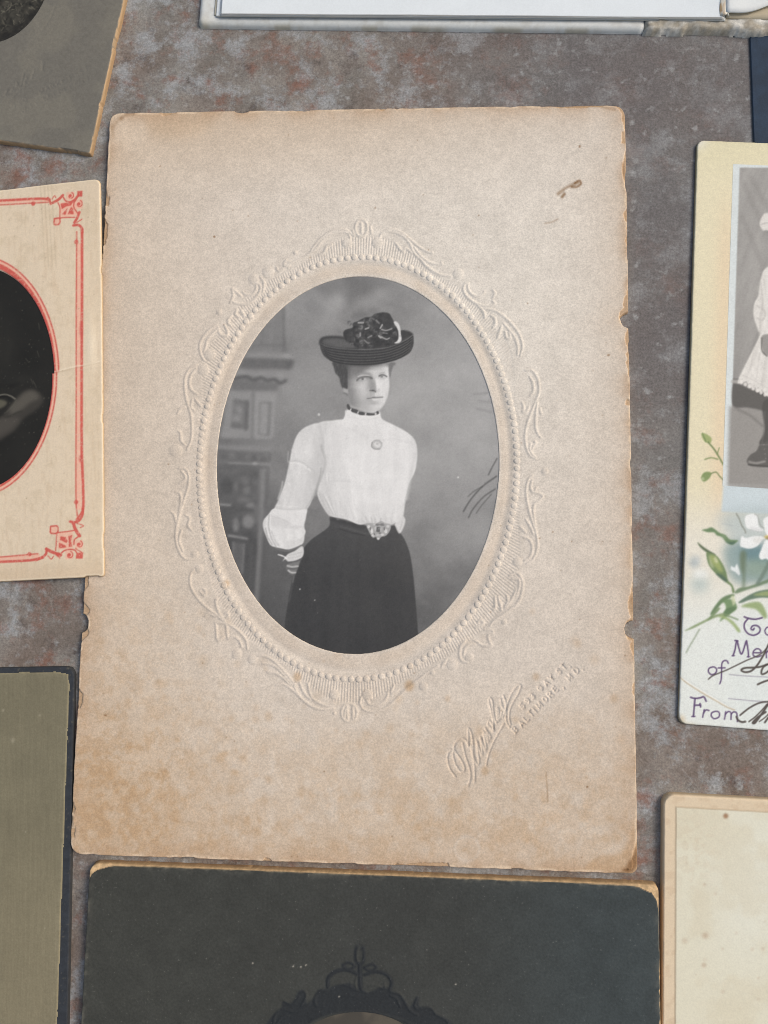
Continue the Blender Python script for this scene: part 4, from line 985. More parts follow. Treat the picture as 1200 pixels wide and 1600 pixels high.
    for (x, y, rx, ry, v, al) in ((520, 120, 80, 36, 104, .4), (660, 70, 70, 30, 104, .4), (290, 310, 40, 30, 104, .5), (450, 150, 40, 30, 112, .4)): E(x, y, rx, ry, v, 3, al)
    brim = [(70, 440), (74, 402), (100, 376), (180, 362), (300, 366), (420, 400), (640, 440), (860, 430), (955, 380), (958, 300), (1004, 290), (1062, 303), (1096, 332), (1106, 390), (1098, 470), (1052, 548), (925, 615), (800, 650), (680, 672), (500, 678), (330, 668), (212, 640), (122, 580), (82, 512)]
    P(brim, lambda x, y: 72 + 26 * (fbm((x - 490) / 1.2, (y - 475) / 1.0, 151, 2) - .5), .6)
    P([(100, 400), (180, 376), (330, 384), (480, 470), (400, 488), (250, 478), (130, 452)], 92, 1, .8)
    L([(72, 440), (76, 404), (104, 376), (180, 363), (300, 366), (350, 380)], 4, 66, 1.2, .85); P([(130, 410), (200, 392), (320, 402), (440, 460), (380, 476), (240, 466)], 104, 1.4, .6)
    P([(965, 304), (1010, 298), (1070, 318), (1086, 340), (1040, 364), (968, 384)], 62, .6, .95); L([(1008, 292), (1062, 306), (1098, 336), (1040, 380), (960, 420)], 1.3, 108, .5, .8)
    for k, (dy, v) in enumerate(((0, 112), (16, 46), (30, 92), (46, 42), (60, 98), (76, 42), (90, 92), (106, 40), (120, 94), (136, 42), (150, 86), (164, 44))):
        f = dy / 170
        L([(78 + 60 * f, 440 + dy * .75), (150 + 60 * f, 470 + dy * .95), (300 + 30 * f, 492 + dy), (480, 503 + dy), (640, 502 + dy * .98), (800, 484 + dy * .95), (940, 436 + dy * .98), (1040 - 30 * f, 384 + dy * 1.05), (1096 - 60 * f, 338 + dy * 1.2)], 1.0 if v > 80 else 1.3, v, .4, .7 if v > 80 else .7)
    P([(500, 496), (560, 508), (640, 500), (760, 492), (800, 480), (700, 488), (600, 494)], 128, .6, .6)
    crown = [(328, 336), (348, 290), (430, 262), (438, 212), (490, 190), (560, 152), (636, 142), (676, 112), (760, 94), (832, 104), (864, 150), (895, 205), (940, 262), (950, 340), (928, 408), (824, 468), (640, 492), (500, 484), (400, 442), (350, 392)]
    P(crown, lambda x, y: 66 + 50 * (fbm((x - 490) / 4.5, (y - 475) / 4.5, 161, 3) - .5), .7)
    r2 = np.random.RandomState(9)
    for _ in range(46):
        x = r2.uniform(380, 900); y = r2.uniform(150, 460); a = r2.uniform(0, 6.28); l = r2.uniform(14, 44); v = r2.choice([42, 48, 104, 122, 136])
        L([(x, y), (x + l * math.cos(a), y + l * math.sin(a)), (x + l * math.cos(a + .9) * 1.4, y + l * math.sin(a + .9) * 1.4)], r2.uniform(1.0, 2.4), v, .7, .6)
    for l, v, w in (([(495, 206), (548, 206)], 150, 2.4), ([(735, 268), (758, 228)], 160, 2), ([(570, 276), (606, 264)], 146, 2.2), ([(750, 280), (800, 292), (862, 272)], 140, 1.8), ([(748, 362), (800, 388), (836, 376)], 150, 1.6), ([(720, 352), (742, 372)], 152, 2.4), ([(770, 322), (810, 326)], 128, 1.8), ([(514, 320), (516, 352)], 138, 1.8), ([(560, 400), (600, 430), (640, 420)], 112, 2), ([(640, 350), (600, 370)], 116, 2), ([(690, 180), (720, 210)], 108, 2)):
        L(l, w * 1.15, min(v + 22, 190), .5, .9)
    P([(760, 110), (830, 112), (866, 180), (880, 250), (800, 262), (766, 200)], 66, .9, .8); P([(640, 380), (720, 392), (760, 440), (680, 470), (620, 440)], 52, .9, .7); P([(340, 300), (430, 280), (470, 340), (420, 420), (350, 380)], 62, 1, .7)
    E(786, 342, 34, 16, 46, .8, .8)
    P([(886, 198), (912, 194), (940, 220), (957, 270), (964, 340), (972, 376), (966, 412), (934, 434), (890, 432), (924, 408), (938, 366), (934, 300), (914, 252), (896, 228)], 214, .6)
    L([(945, 280), (950, 330)], 1.6, 190, .6, .6); L([(940, 350), (962, 356)], 1.4, 160, .5, .7)
    # dust and grain of the print
    r3 = np.random.RandomState(4)
    c.zoom(320, 420, 2.5)
    for x, y, r in ((990, 815, 4), (372, 1252, 3), (430, 1295, 2.5), (446, 570, 5)): c.ell(x, y, r, r, 214, .5, .8)
    for _ in range(70): c.ell(r3.uniform(60, 1130), r3.uniform(60, 1480), r3.uniform(1, 2.2), r3.uniform(1, 2.2), r3.choice([70, 200]), .5, r3.uniform(.15, .5))
    X, Y = c.grid()
    c.a[..., 0] += 13 * (fbm(X / 1.3, Y / 1.3, 171, 2) - .5) + 5 * (fbm(X / 6, Y / 6, 175, 2) - .5)
    return c
por = portrait_canvas()
PZ = TH - 0.27

def print_material(name, rough=0.42, spec=0.5, lift=None):
    m = bpy.data.materials.new(name); m.use_nodes = True
    nt = m.node_tree; bs = nt.nodes['Principled BSDF']
    pos = N(nt, 'ShaderNodeNewGeometry').outputs['Position']
    a = N(nt, 'ShaderNodeAttribute', attribute_name='Col')
    f = noise_node(nt, pos, 4200, 2, .6)
    c = mix(nt, a.outputs['Color'], ramp(nt, f, [(.3, (.95,) * 3), (.7, (1.05,) * 3)]), 1.0, 'MULTIPLY')
    nt.links.new(c, bs.inputs['Base Color'])
    bs.inputs['Specular IOR Level'].default_value = spec
    r = ramp(nt, noise_node(nt, pos, 120, 4, .6), [(.3, (rough - .05,) * 3), (.7, (rough + .08,) * 3)])
    nt.links.new(r, bs.inputs['Roughness'])
    b = N(nt, 'ShaderNodeBump'); b.inputs['Strength'].default_value = .12; b.inputs['Distance'].default_value = .00004
    nt.links.new(f, b.inputs['Height']); nt.links.new(b.outputs[0], bs.inputs['Normal'])
    return m
mat_print = print_material('matt_collodion_print')

def toned(v, black=0.0):
    """neutral print tone to a linear colour; black = sheen allowed for"""
    t = np.clip(v, 0, 255)
    g = srgb(t)
    w = (t / 255.0)[..., None]
    tint = np.array([1.0, .998, .986]) * w + np.array([1.0, 1.0, .99]) * (1 - w)
    return np.clip((g[..., None] - black) / (1 - black), 0.004, 1) * tint

gx = np.arange(OV[0] - OV[2] - 1.4, OV[0] + OV[2] + 1.41, 0.165)
gy = np.arange(OV[1] + OV[3] + 1.4, OV[1] - OV[3] - 1.41, -0.165)
GX, GY = np.meshgrid(gx, gy)
Pp = np.stack([GX, GY, np.full_like(GX, PZ)], -1)
ppx, ppy = project(Pp)
el = np.hypot((GX - OV[0]) / (OV[2] + 1.2), (GY - OV[1]) / (OV[3] + 1.2)) < 1
keep = el[1:, 1:] | el[:-1, :-1]
pr = link('portrait_print', grid_mesh('portrait_print', Pp, keep, toned(por.sample(ppx, ppy)[..., 0], 0.0)), mat_print, root)
pr['label'] = 'oval grey studio print of a woman in a white blouse, dark skirt and flowered hat'

# ================================================================== handling marks shared by the plain cards
scuff = Canvas(-40, -40, 1240, 1640, 1.5, 1, 0.0)
r7 = np.random.RandomState(77)
for _ in range(190):
    x, y = r7.uniform(-30, 1230), r7.uniform(-30, 1630); a = r7.uniform(0, 6.28); l = r7.uniform(5, 60) * r7.rand()
    b_ = a + r7.uniform(-.5, .5)
    scuff.line([(x, y), (x + l * math.cos(a), y + l * math.sin(a)), (x + l * 1.8 * math.cos(b_), y + l * 1.8 * math.sin(b_))], r7.uniform(.6, 1.1), r7.uniform(.15, .5), .5, 1, 'max')
for _ in range(420):
    scuff.ell(r7.uniform(-30, 1230), r7.uniform(-30, 1630), r7.uniform(.5, 1.3), r7.uniform(.5, 1.6), r7.uniform(.2, .8), .5, 1, mode='max')
for _ in range(26):
    x, y = r7.uniform(-30, 1230), r7.uniform(-30, 1630); scuff.ell(x, y, r7.uniform(6, 26), r7.uniform(4, 14), r7.uniform(.05, .14), 5, 1, r7.uniform(0, 3), 'max')
def scuffed(col, px, py, d, tone, k=.5, rub=.35):
    col = lerp(col, tone, np.clip(scuff.sample(px, py)[..., 0], 0, 1) * k)
    return lerp(col, tone, np.exp(-np.maximum(d, 0) / .55) * rub * sstep(.42, .7, fbm(px / 9, py / 9, 733, 3)))

# ================================================================== card with the red printed border (left)
def red_card():
    fr = Frame((158.5, 281), (163.5, 900), 'V', 'TR', 63.0, 97.6, 2.3)
    c = Canvas(-60, 275, 175, 915, 2.5, 4, 0.0)        # r,g,b in a[...,:3] premixed over paper, a[...,3] unused
    X, Y = c.grid()
    base = flat(X.shape, (226, 209, 184))
    base = lerp(base, (216, 198, 172), sstep(80, 165, X) * .5)
    base = lerp(base, (208, 190, 162), sstep(.5, .75, fbm(X / 14, Y / 14, 201, 4, .65)) * .4)
    base = lerp(base, (198, 172, 140), sstep(.55, .75, fbm(X / 3, Y / 24, 203, 3)) * .18)
    base = lerp(base, (196, 170, 138), sstep(860, 905, Y) * .35)
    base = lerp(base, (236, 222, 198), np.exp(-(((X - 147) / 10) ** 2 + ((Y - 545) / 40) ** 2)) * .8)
    c.a[..., :3] = base; c.a[..., 3] = 0
    RED = (206, 92, 82, 0); PINK = (240, 178, 156, 0)
    k = 2.388
    Z = c.zoom(0, 250, k)
    def rl(pts, w, al=.92, b=.5, col=RED, smooth=True): Z.line(pts, w, col, b, al, smooth=smooth)
    # pink halo under the double rules, then the rules
    rl([(308, 330), (307, 800), (306, 1300)], 7.5, .75, .9, PINK); rl([(-150, 163), (0, 158), (190, 158)], 7, .7, .9, PINK); rl([(-150, 1496), (0, 1490), (150, 1478)], 7, .7, .9, PINK)
    rl([(318, 270), (317, 600), (316, 900), (317, 1100), (322, 1240), (320, 1310), (298, 1345)], 4.2); rl([(298, 280), (296, 600), (296, 900), (295, 1250), (300, 1330)], 2.2, .85)
    rl([(-150, 160), (0, 154), (150, 153), (195, 158)], 3.8); rl([(-150, 176), (0, 170), (190, 168)], 2.0, .85)
    rl([(-150, 1508), (0, 1500), (120, 1494), (170, 1484)], 4.0); rl([(-150, 1490), (0, 1482), (150, 1470)], 2.2, .85)
    for x, y in ((297, 318), (132, 171), (296, 1280), (118, 1472)): Z.ell(x, y, 8, 8, RED, .5, .9)
    Z.ell(313, 1120, 6, 14, (190, 70, 66, 0), 1.2, .6); Z.ell(314, 640, 6, 30, (196, 80, 74, 0), 1.5, .5)
    # corner ornaments
    def corner(oy, strokes, fills, rings, pinks):
        Q = c.zoom(60, oy, 11.43)
        for p in pinks: Q.poly(p, PINK, .8, .7, False)
        for f in fills: Q.poly(f, RED, .45, .93, False)
        for l, w in strokes: Q.line(l, w, RED, .4, .92)
        for x, y, r in rings:
            t = np.linspace(-1.2, 7.2, 22); rr = r * (1 - .055 * np.arange(22) * .9)
            Q.line(np.stack([x + rr * np.cos(t), y + rr * np.sin(t)], 1), 1.7, RED, .4, .92)
            Q.ell(x, y, r * .42, r * .42, RED, .4, .9)
    corner(290,
        [([(215, 270), (245, 310), (270, 380)], 3.4), ([(300, 360), (400, 310), (490, 230)], 4.2), ([(295, 290), (340, 235), (360, 270)], 1.6), ([(400, 360), (435, 450), (435, 640)], 1.9), ([(435, 632), (560, 625), (710, 628)], 1.9),
         ([(335, 640), (430, 640), (425, 735), (335, 740), (335, 640)], 2.6), ([(500, 270), (540, 330), (620, 350), (690, 320)], 2.4), ([(690, 380), (690, 450), (760, 560)], 2.0), ([(790, 540), (760, 620), (700, 720)], 4.2), ([(680, 770), (770, 765), (830, 820), (840, 900)], 4.0), ([(740, 720), (810, 680), (840, 660)], 1.5), ([(690, 350), (760, 250), (800, 210)], 4.2)],
        [[(755, 165), (850, 165), (845, 270), (750, 260)], [(450, 380), (680, 350), (640, 420), (560, 430), (470, 480)], [(470, 570), (580, 460), (540, 580)], [(580, 570), (640, 440), (680, 480), (690, 575)]],
        [(630, 245, 62), (785, 395, 66)],
        [[(440, 360), (720, 340), (760, 600), (450, 620)], [(560, 180), (700, 180), (700, 320), (560, 320)], [(720, 320), (850, 320), (850, 480), (720, 480)], [(330, 640), (430, 640), (430, 740), (330, 740)]])
    corner(790,
        [([(620, 295), (700, 310), (780, 280), (840, 180), (850, 60)], 4.0), ([(680, 330), (720, 440), (790, 550)], 5.2), ([(750, 330), (860, 370), (800, 405)], 1.6), ([(400, 492), (550, 475), (690, 455)], 1.9), ([(382, 500), (372, 660), (360, 810)], 1.9),
         ([(270, 380), (390, 380), (390, 495), (270, 495), (270, 380)], 2.6), ([(690, 700), (700, 620), (760, 570)], 2.2), ([(470, 850), (520, 810), (600, 790), (700, 800), (740, 850)], 2.3), ([(190, 780), (260, 820), (360, 860), (450, 890)], 5.0), ([(195, 790), (180, 870), (110, 930), (0, 975)], 4.0), ([(215, 900), (280, 960), (320, 910)], 1.6), ([(720, 770), (760, 800), (850, 850)], 1.6)],
        [[(740, 850), (855, 845), (850, 960), (725, 955)], [(450, 560), (540, 570), (580, 640), (560, 680), (440, 620)], [(590, 560), (665, 535), (640, 640), (660, 740), (600, 750), (600, 640)], [(425, 670), (540, 720), (560, 760), (420, 770)], [(360, 840), (450, 850), (445, 965), (370, 900)]],
        [(785, 700, 66), (610, 890, 70)],
        [[(400, 500), (680, 470), (680, 780), (400, 790)], [(710, 630), (850, 630), (850, 780), (710, 780)], [(540, 810), (680, 810), (680, 960), (540, 960)], [(270, 380), (390, 380), (390, 495), (270, 495)]])
    # red double oval round the opening, broken by the old tear
    cx, cy = -36.0, 588.0
    for (rx, ry, w, col, al, b) in ((128, 184, 9, PINK, .8, .8), (132.5, 188, 2.4, RED, .9, .5), (124, 179, 8.0, RED, .95, .5)):
        for (t0, t1, dx) in ((-1.56, -.03, 0), (-.03, 1.56, -3.5)):
            t = np.linspace(t0, t1, 40)
            c.zoom(0, 0, 1).line(np.stack([cx + dx + rx * np.cos(t), cy + ry * np.sin(t)], 1), w, col, b, al, smooth=False)
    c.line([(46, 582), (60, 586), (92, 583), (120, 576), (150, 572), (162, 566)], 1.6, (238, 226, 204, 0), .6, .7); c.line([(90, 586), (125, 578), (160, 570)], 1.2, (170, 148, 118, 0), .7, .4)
    for x in (72, 66, 78, 84): c.line([(x, 285), (x + 3, 330), (x + 8, 420)], 1.2, (168, 146, 114, 0), .8, .35)
    for _ in range(40): c.ell(rs.uniform(0, 160), rs.uniform(290, 900), .8, .8, (130, 104, 74, 0), .5, rs.uniform(.2, .7))
    ink = sstep(.56, .74, fbm(X / 2.4, Y / 2.4, 231, 3)) * .38
    c.a[..., :3] += (base - c.a[..., :3]) * ink[..., None]
    root = empty('photograph_card', fr.centre(), 'cream card with red printed double border and red oval round a dark photograph', 'photograph')
    mat = paper('cream_card_stock', grain=.06, rough=.8, spec=.3, bump=.25)
    W, H = fr.W, fr.H
    def op(S, T):       # opening, mm outside
        X, Y = fr.xy(S, T); px, py = project(np.stack([X, Y, np.full_like(X, 2.3)], -1))
        ex, ey = (px - cx) / 120.0, (py - cy) / 175.0
        ex = np.where(py > 583, (px - cx + 3.2) / 120.0, ex)
        return (np.hypot(ex, ey) - 1) * 120 / 6.6
    base_z = lambda S, T: 1.72 * sstep(W - 34, W - 5, S) + .5 * np.exp(-(((S - W) / 5) ** 2 + (T / 16) ** 2))
    def dist(S, T): return sdf_round(S, T, W, H, (1.2, 1.6, .8, 1.0)) - .10 * fbm(S * .5, T * .5, 211, 3) - .3 * sstep(.65, .8, fbm(S * .2, T * .2, 213, 2))
    def colour(S, T, px, py, d):
        col = c.sample(px, py)[..., :3]
        far = (px < -58)
        col = np.where(far[..., None], np.array([222., 204, 175]), col)
        col = lerp(col, (240, 226, 200), np.exp(-((d - .25) / .2) ** 2) * .55)
        return lerp(col, (196, 168, 132), sstep(.1, 0, d))
    def relief(S, T, px, py, d):
        h = -.42 * sstep(.12, -.1, op(S, T))
        cr = (py - 583) + (px - 100) * .12
        h = h + .10 * np.exp(-(cr / 3.0) ** 2) * sstep(40, 100, px)
        h = h + .14 * np.exp(-(((px - 147) / 7) ** 2 + ((py - 540) / 38) ** 2)) + .05 * (fbm(S * .25, T * .06, 217, 3) - .5)
        return h
    xs = coords(W, .17, .6, [(W - 28, W)], edge=(0, .06, .14, .25, .4)); ys = coords(H, .17, .6, [(0, H)], edge=(0, .06, .14, .25, .4))
    board('mat_card', fr, xs, ys, .55, dist, mat, root, colour, relief, base=base_z, z0=.25, cut=lambda S, T: op(S, T) < -.8)
    # the dark photograph seen through the opening
    t = Canvas(-170, 400, 100, 775, 2, 3, 0.0)
    X, Y = t.grid(); t.a[:] = (44, 43, 40); t.a *= (1 + .25 * (fbm(X / 40, Y / 40, 221, 4) - .5))[..., None]
    Q = t.zoom(0, 400, 4.21)
    Q.ell(30, 620, 90, 180, (54, 53, 49), 12, .5)
    Q = t.zoom(0, 580, 8.89)
    Q.poly([(-300, 700), (0, 650), (60, 600), (150, 490), (230, 390), (320, 290), (440, 252), (530, 288), (602, 365), (604, 430), (500, 545), (340, 650), (280, 730), (200, 830), (80, 910), (-60, 1000), (-300, 1100)], (70, 67, 62), 2.0, .95)
    Q.poly([(140, 520), (240, 400), (340, 305), (440, 272), (520, 310), (540, 380), (420, 440), (300, 540), (160, 600)], (100, 96, 88), 2.6, .85)
    Q.poly([(0, 670), (160, 640), (280, 660), (180, 790), (40, 880), (-60, 900)], (86, 82, 76), 3, .8)
    Q.line([(60, 640), (140, 625), (230, 580), (310, 555)], 2, (58, 56, 51), 1, .8); Q.line([(230, 400), (180, 480), (90, 570)], 1.4, (112, 110, 98), .9, .6)
    Q.poly([(-60, 400), (40, 402), (100, 440), (60, 492), (-20, 524), (-80, 520)], (102, 99, 86), 1.4, .9); Q.line([(-60, 350), (20, 328), (80, 325), (150, 346), (212, 386)], 1.7, (150, 146, 134), .6, .85); Q.line([(-40, 370), (80, 350), (150, 400)], 3, (28, 27, 26), 1.4, .7)
    for l in ([(100, 160), (220, 140), (330, 60)], [(200, 220), (340, 120), (420, 100)], [(0, 200), (120, 260), (220, 250)]): Q.line(l, 3, (56, 54, 50), 2, .5)
    Q = t.zoom(0, 400, 4.21)
    Q.line([(-20, 850), (60, 860), (120, 840)], 3, (30, 29, 28), 2, .6)
    Q.line([(40, 700), (60, 620), (80, 560)], 3, (60, 58, 54), 3, .5); Q.line([(-60, 760), (60, 790), (200, 820)], 5, (56, 55, 51), 4, .4)
    for _ in range(150): t.zoom(0, 0, 1).ell(rs.uniform(-10, 84), rs.uniform(425, 740), rs.uniform(.4, 1), rs.uniform(.4, 1), (128, 124, 112), .4, rs.uniform(.15, .6))
    for l in ([(60, 505), (62, 515)], [(58, 548), (61, 558)], [(40, 560), (44, 565)], [(52, 595), (57, 606)], [(48, 592), (52, 600)]): t.line(l, .9, (110, 106, 96), .5, .6)
    S_ = np.arange(2, W - 1, .2); T_ = np.arange(12, H - 12, .2)
    SS, TT = np.meshgrid(S_, T_)
    X, Y = fr.xy(SS, TT)
    z = .25 + base_z(SS, TT) + .28
    Pq = np.stack([X, Y, z], -1); px, py = project(Pq)
    kk = op(SS, TT) < .6
    keep = kk[1:, 1:] & kk[:-1, :-1]
    o = link('dark_photograph', grid_mesh('dark_photograph', Pq, keep, srgb(np.clip(t.sample(px, py), 0, 255)) * .92), print_material('tintype_surface', .45, .2), root)
    o['label'] = 'dark oval photograph of a seated figure with a pale bent knee'
red_card()

# ================================================================== illustrated memory card (right)
def memory_card():
    fr = Frame((1090, 217), (1060.5, 1133), 'V', 'TL', 87.0, 137.2, 1.3)
    c = Canvas(1050, 205, 1240, 1165, 2.5, 3, 0.0)
    X, Y = c.grid()
    base = flat(X.shape, (227, 219, 188))
    base = lerp(base, (228, 208, 176), np.exp(-((X - 1135 + (Y - 400) * .03) / 18) ** 2) * sstep(250, 420, Y) * .8)
    base = lerp(base, (220, 213, 178), np.exp(-((Y - 225) / 45) ** 2) * .6)
    base = lerp(base, (228, 224, 210), sstep(740, 860, Y)); base = lerp(base, (226, 231, 226), sstep(880, 1000, Y))
    base = lerp(base, (220, 228, 226), sstep(1100, 1180, X) * sstep(900, 980, Y) * .6)
    base *= (1 + .05 * (fbm(X / 2.2, Y / 2.2, 301, 3) - .5))[..., None]
    c.a[:] = base
    FR = (214, 222, 222)
    # pale blue painted mount and the photograph area is a separate pasted print; its tint spreads below
    c.poly([(1130, 748), (1260, 752), (1260, 806), (1127, 800)], (200, 214, 220), 1.5, .95, False)
    c.poly([(1127, 800), (1260, 806), (1260, 900), (1180, 905), (1150, 860)], (176, 190, 192), 9, .75)
    # foliage
    Q = c.zoom(1070, 780, 8.89); P, L, E = Q.poly, Q.line, Q.ell
    P([(560, 640), (760, 600), (1020, 660), (1200, 700), (1300, 1100), (1000, 1160), (760, 1180), (620, 1060), (540, 820)], (124, 150, 152), 6, .8)
    P([(780, 690), (1060, 640), (1300, 700), (1300, 900), (900, 860)], (88, 124, 132), 5, .7); P([(860, 860), (1200, 850), (1200, 1060), (860, 1060)], (140, 160, 140), 5, .6)
    E(130, 880, 70, 80, (150, 166, 174), 4, .7); E(200, 1180, 130, 120, (176, 192, 190), 7, .8); E(210, 1040, 110, 60, (236, 240, 238), 4, .8); E(170, 840, 20, 60, (206, 212, 212), 2.5, .6)
    P([(640, 930), (690, 950), (720, 900), (760, 1000), (755, 1060), (690, 1010), (640, 985)], (228, 234, 234), 1, .95)
    DG = (86, 112, 80); MG = (120, 142, 92); LG = (158, 170, 110)
    P([(232, 430), (300, 415), (365, 395), (420, 425), (480, 470), (560, 500), (620, 560), (700, 570), (738, 575), (690, 620), (640, 635), (570, 600), (510, 530), (440, 505), (400, 465), (310, 460)], (98, 128, 88), 1, .95)
    P([(560, 590), (620, 600), (700, 590), (650, 635)], (66, 96, 88), 1, .7); E(535, 530, 24, 20, (190, 198, 176), 2, .5)
    P([(170, 600), (240, 655), (330, 715), (430, 775), (350, 765), (290, 735), (210, 670)], (80, 98, 70), .9, .95)
    P([(298, 740), (380, 760), (450, 800), (520, 900), (570, 1010), (600, 1130), (660, 1195), (690, 1290), (660, 1300), (640, 1215), (560, 1150), (450, 1060), (350, 950), (310, 860)], (104, 128, 84), .9, .95)
    P([(340, 780), (420, 800), (500, 920), (520, 1020), (430, 960), (360, 870)], (164, 176, 108), 1.6, .8); P([(420, 800), (460, 870), (430, 890), (400, 840)], (220, 220, 190), 1.2, .6); P([(330, 770), (360, 850), (400, 960), (350, 920)], (200, 206, 170), 1.2, .6); P([(430, 1030), (520, 1060), (590, 1130), (560, 1150), (470, 1080)], (66, 92, 84), 1.2, .7)
    P([(770, 740), (850, 740), (840, 950), (830, 1220), (800, 1230), (800, 1050), (770, 960)], (98, 116, 92), 2, .85)
    P([(690, 1290), (760, 1235), (880, 1215), (1010, 1170), (1140, 1120), (1300, 1060), (1300, 1100), (1050, 1200), (860, 1260), (720, 1310)], (100, 124, 92), 1.2, .9); L([(1010, 1170), (1090, 1040), (1140, 940), (1180, 860)], 6, (104, 124, 112), 1.4, .8)
    P([(350, 1600), (420, 1480), (520, 1370), (650, 1320), (690, 1340), (600, 1390), (500, 1460), (400, 1590)], (92, 120, 82), 1.1, .92)
    P([(740, 1440), (800, 1390), (920, 1320), (1060, 1270), (1300, 1250), (1300, 1370), (1060, 1370), (900, 1400), (790, 1440)], (86, 112, 92), 1, .92); P([(950, 1330), (1100, 1285), (1300, 1270), (1300, 1340), (1060, 1345)], (158, 172, 114), 1.5, .8)
    P([(520, 1400), (640, 1390), (700, 1440), (720, 1520), (620, 1600), (480, 1700), (560, 1560), (560, 1470)], (104, 136, 90), 1.2, .9); P([(640, 1350), (680, 1350), (700, 1430), (670, 1480), (650, 1420)], (200, 208, 170), .9, .8); P([(780, 1490), (900, 1440), (1050, 1440), (1140, 1600), (1110, 1660), (1000, 1540), (880, 1510)], (138, 160, 104), 1.4, .85)
    # white blossom
    for q in ([(835, 250), (880, 215), (960, 205), (1010, 230), (1020, 300), (1030, 380), (1090, 430), (1050, 450), (950, 430), (860, 400), (835, 330)], [(780, 530), (800, 515), (850, 540), (960, 515), (1060, 520), (1120, 545), (1080, 560), (1010, 650), (900, 690), (800, 670), (765, 640)], [(1130, 560), (1200, 620), (1300, 700), (1300, 860), (1200, 870), (1130, 830), (1060, 840), (1030, 790), (1060, 700)], [(1090, 290), (1160, 240), (1300, 220), (1300, 520), (1160, 520), (1110, 420)]):
        P(q, (236, 239, 238), .9, .98)
    P([(960, 540), (1080, 530), (1060, 600), (960, 600)], (214, 214, 208), 2, .6); P([(900, 400), (1050, 420), (1090, 450), (960, 440)], (198, 200, 200), 2, .7); E(1145, 525, 44, 22, (206, 186, 110), 1.2, .9); E(1150, 545, 30, 14, (120, 104, 60), 1.2, .7)
    L([(710, 200), (750, 270), (790, 370), (830, 430), (840, 470)], 1.8, (124, 128, 116), .8, .85); L([(970, 205), (1010, 240), (1040, 350), (1090, 400)], 1.6, (140, 144, 140), .8, .7); L([(510, 340), (600, 355), (660, 375)], 1.2, (160, 170, 172), .8, .6)
    # buds above
    Q = c.zoom(1040, 660, 3.2); P, L, E = Q.poly, Q.line, Q.ell
    P([(178, 56), (205, 62), (228, 82), (222, 104), (196, 100), (182, 80)], (150, 166, 104), .8, .9); L([(210, 100), (240, 135), (262, 170), (288, 214)], 2.6, (104, 124, 76), .7, .9); L([(182, 56), (200, 100)], 1.4, (92, 116, 70), .6, .8); L([(194, 186), (225, 178), (258, 185)], 2.0, (116, 136, 84), .7, .85); L([(256, 160), (266, 128)], 1.6, (116, 136, 84), .6, .8)
    P([(176, 282), (186, 256), (212, 248), (228, 258), (214, 284), (190, 298)], (120, 142, 86), .8, .9); E(184, 284, 8, 8, (180, 190, 150), .8, .8); L([(226, 256), (250, 250), (268, 270), (288, 290)], 1.8, (104, 122, 76), .7, .9)
    # stem tails
    Q = c.zoom(1060, 950, 8); P, L, E = Q.poly, Q.line, Q.ell
    P([(70, 292), (180, 225), (300, 165), (400, 112), (480, 80), (600, 60), (640, 90), (500, 110), (400, 145), (300, 195), (190, 250)], (132, 152, 108), 1, .9); P([(360, 160), (430, 60), (490, 0), (520, 10), (430, 110), (380, 150)], (110, 134, 92), 1, .85)
    L([(95, 555), (140, 470), (200, 370), (260, 265)], 2.2, (150, 162, 140), .9, .85); P([(500, 110), (560, 96), (660, 150), (730, 220), (775, 290), (740, 300), (680, 220), (600, 150)], (152, 172, 116), 1.1, .9); L([(570, 90), (650, 110), (740, 145)], 2.2, (104, 130, 88), .9, .8); P([(560, 60), (620, 0), (720, -10), (700, 30), (620, 80)], (92, 122, 84), 1, .9)
    # lettering: purple print
    PU = (84, 62, 104)
    def T(strokes, w=2.2):
        for l in strokes: L(l, w, PU, .4, .93)
    T([[(820, 110), (870, 128), (960, 140), (1045, 122)], [(870, 130), (825, 190), (825, 260), (870, 320), (940, 340), (1005, 310), (1020, 260), (985, 222), (930, 222), (905, 258), (930, 275), (945, 255)]], 2.6)
    T([[(1100, 245), (1080, 285), (1100, 330), (1150, 340), (1200, 300), (1190, 250), (1150, 232), (1100, 245)]], 2.2)
    T([[(705, 405), (740, 412)], [(722, 410), (705, 520), (680, 595)], [(730, 410), (785, 575), (845, 415)], [(850, 410), (868, 520), (875, 610)]], 2.6); T([[(668, 596), (698, 596)], [(858, 610), (892, 610)]], 1.8)
    T([[(930, 560), (1030, 555), (1010, 515), (970, 512), (935, 545), (935, 590), (980, 612), (1035, 595)]], 2.2); T([[(1090, 520), (1100, 620)], [(1098, 560), (1140, 520), (1180, 540), (1190, 620)]], 2.4)
    T([[(425, 735), (380, 755), (375, 800), (410, 832), (460, 815), (475, 770), (455, 742), (425, 735)], [(620, 690), (605, 662), (565, 660), (540, 700), (538, 800), (530, 900), (515, 945)], [(498, 748), (580, 748)]], 2.3)
    T([[(150, 1115), (200, 1128), (270, 1122), (315, 1110), (345, 1165)], [(205, 1128), (195, 1240), (185, 1355)], [(205, 1215), (275, 1212)], [(268, 1195), (275, 1235)]], 2.6); T([[(165, 1355), (205, 1355)]], 2.0)
    T([[(320, 1270), (312, 1310), (300, 1365)], [(315, 1310), (340, 1275), (380, 1280)], [(460, 1290), (415, 1310), (410, 1350), (445, 1382), (500, 1365), (512, 1320), (490, 1292), (460, 1290)], [(590, 1295), (575, 1390)], [(588, 1325), (620, 1295), (655, 1310), (655, 1392)], [(657, 1325), (690, 1298), (728, 1318), (735, 1420)]], 2.2)
    for l in ([(635, 830), (800, 845), (1000, 858), (1400, 880)], [(620, 1130), (800, 1148), (1000, 1166), (1400, 1190)]): L(l, 1.0, (120, 110, 134), .5, .8)
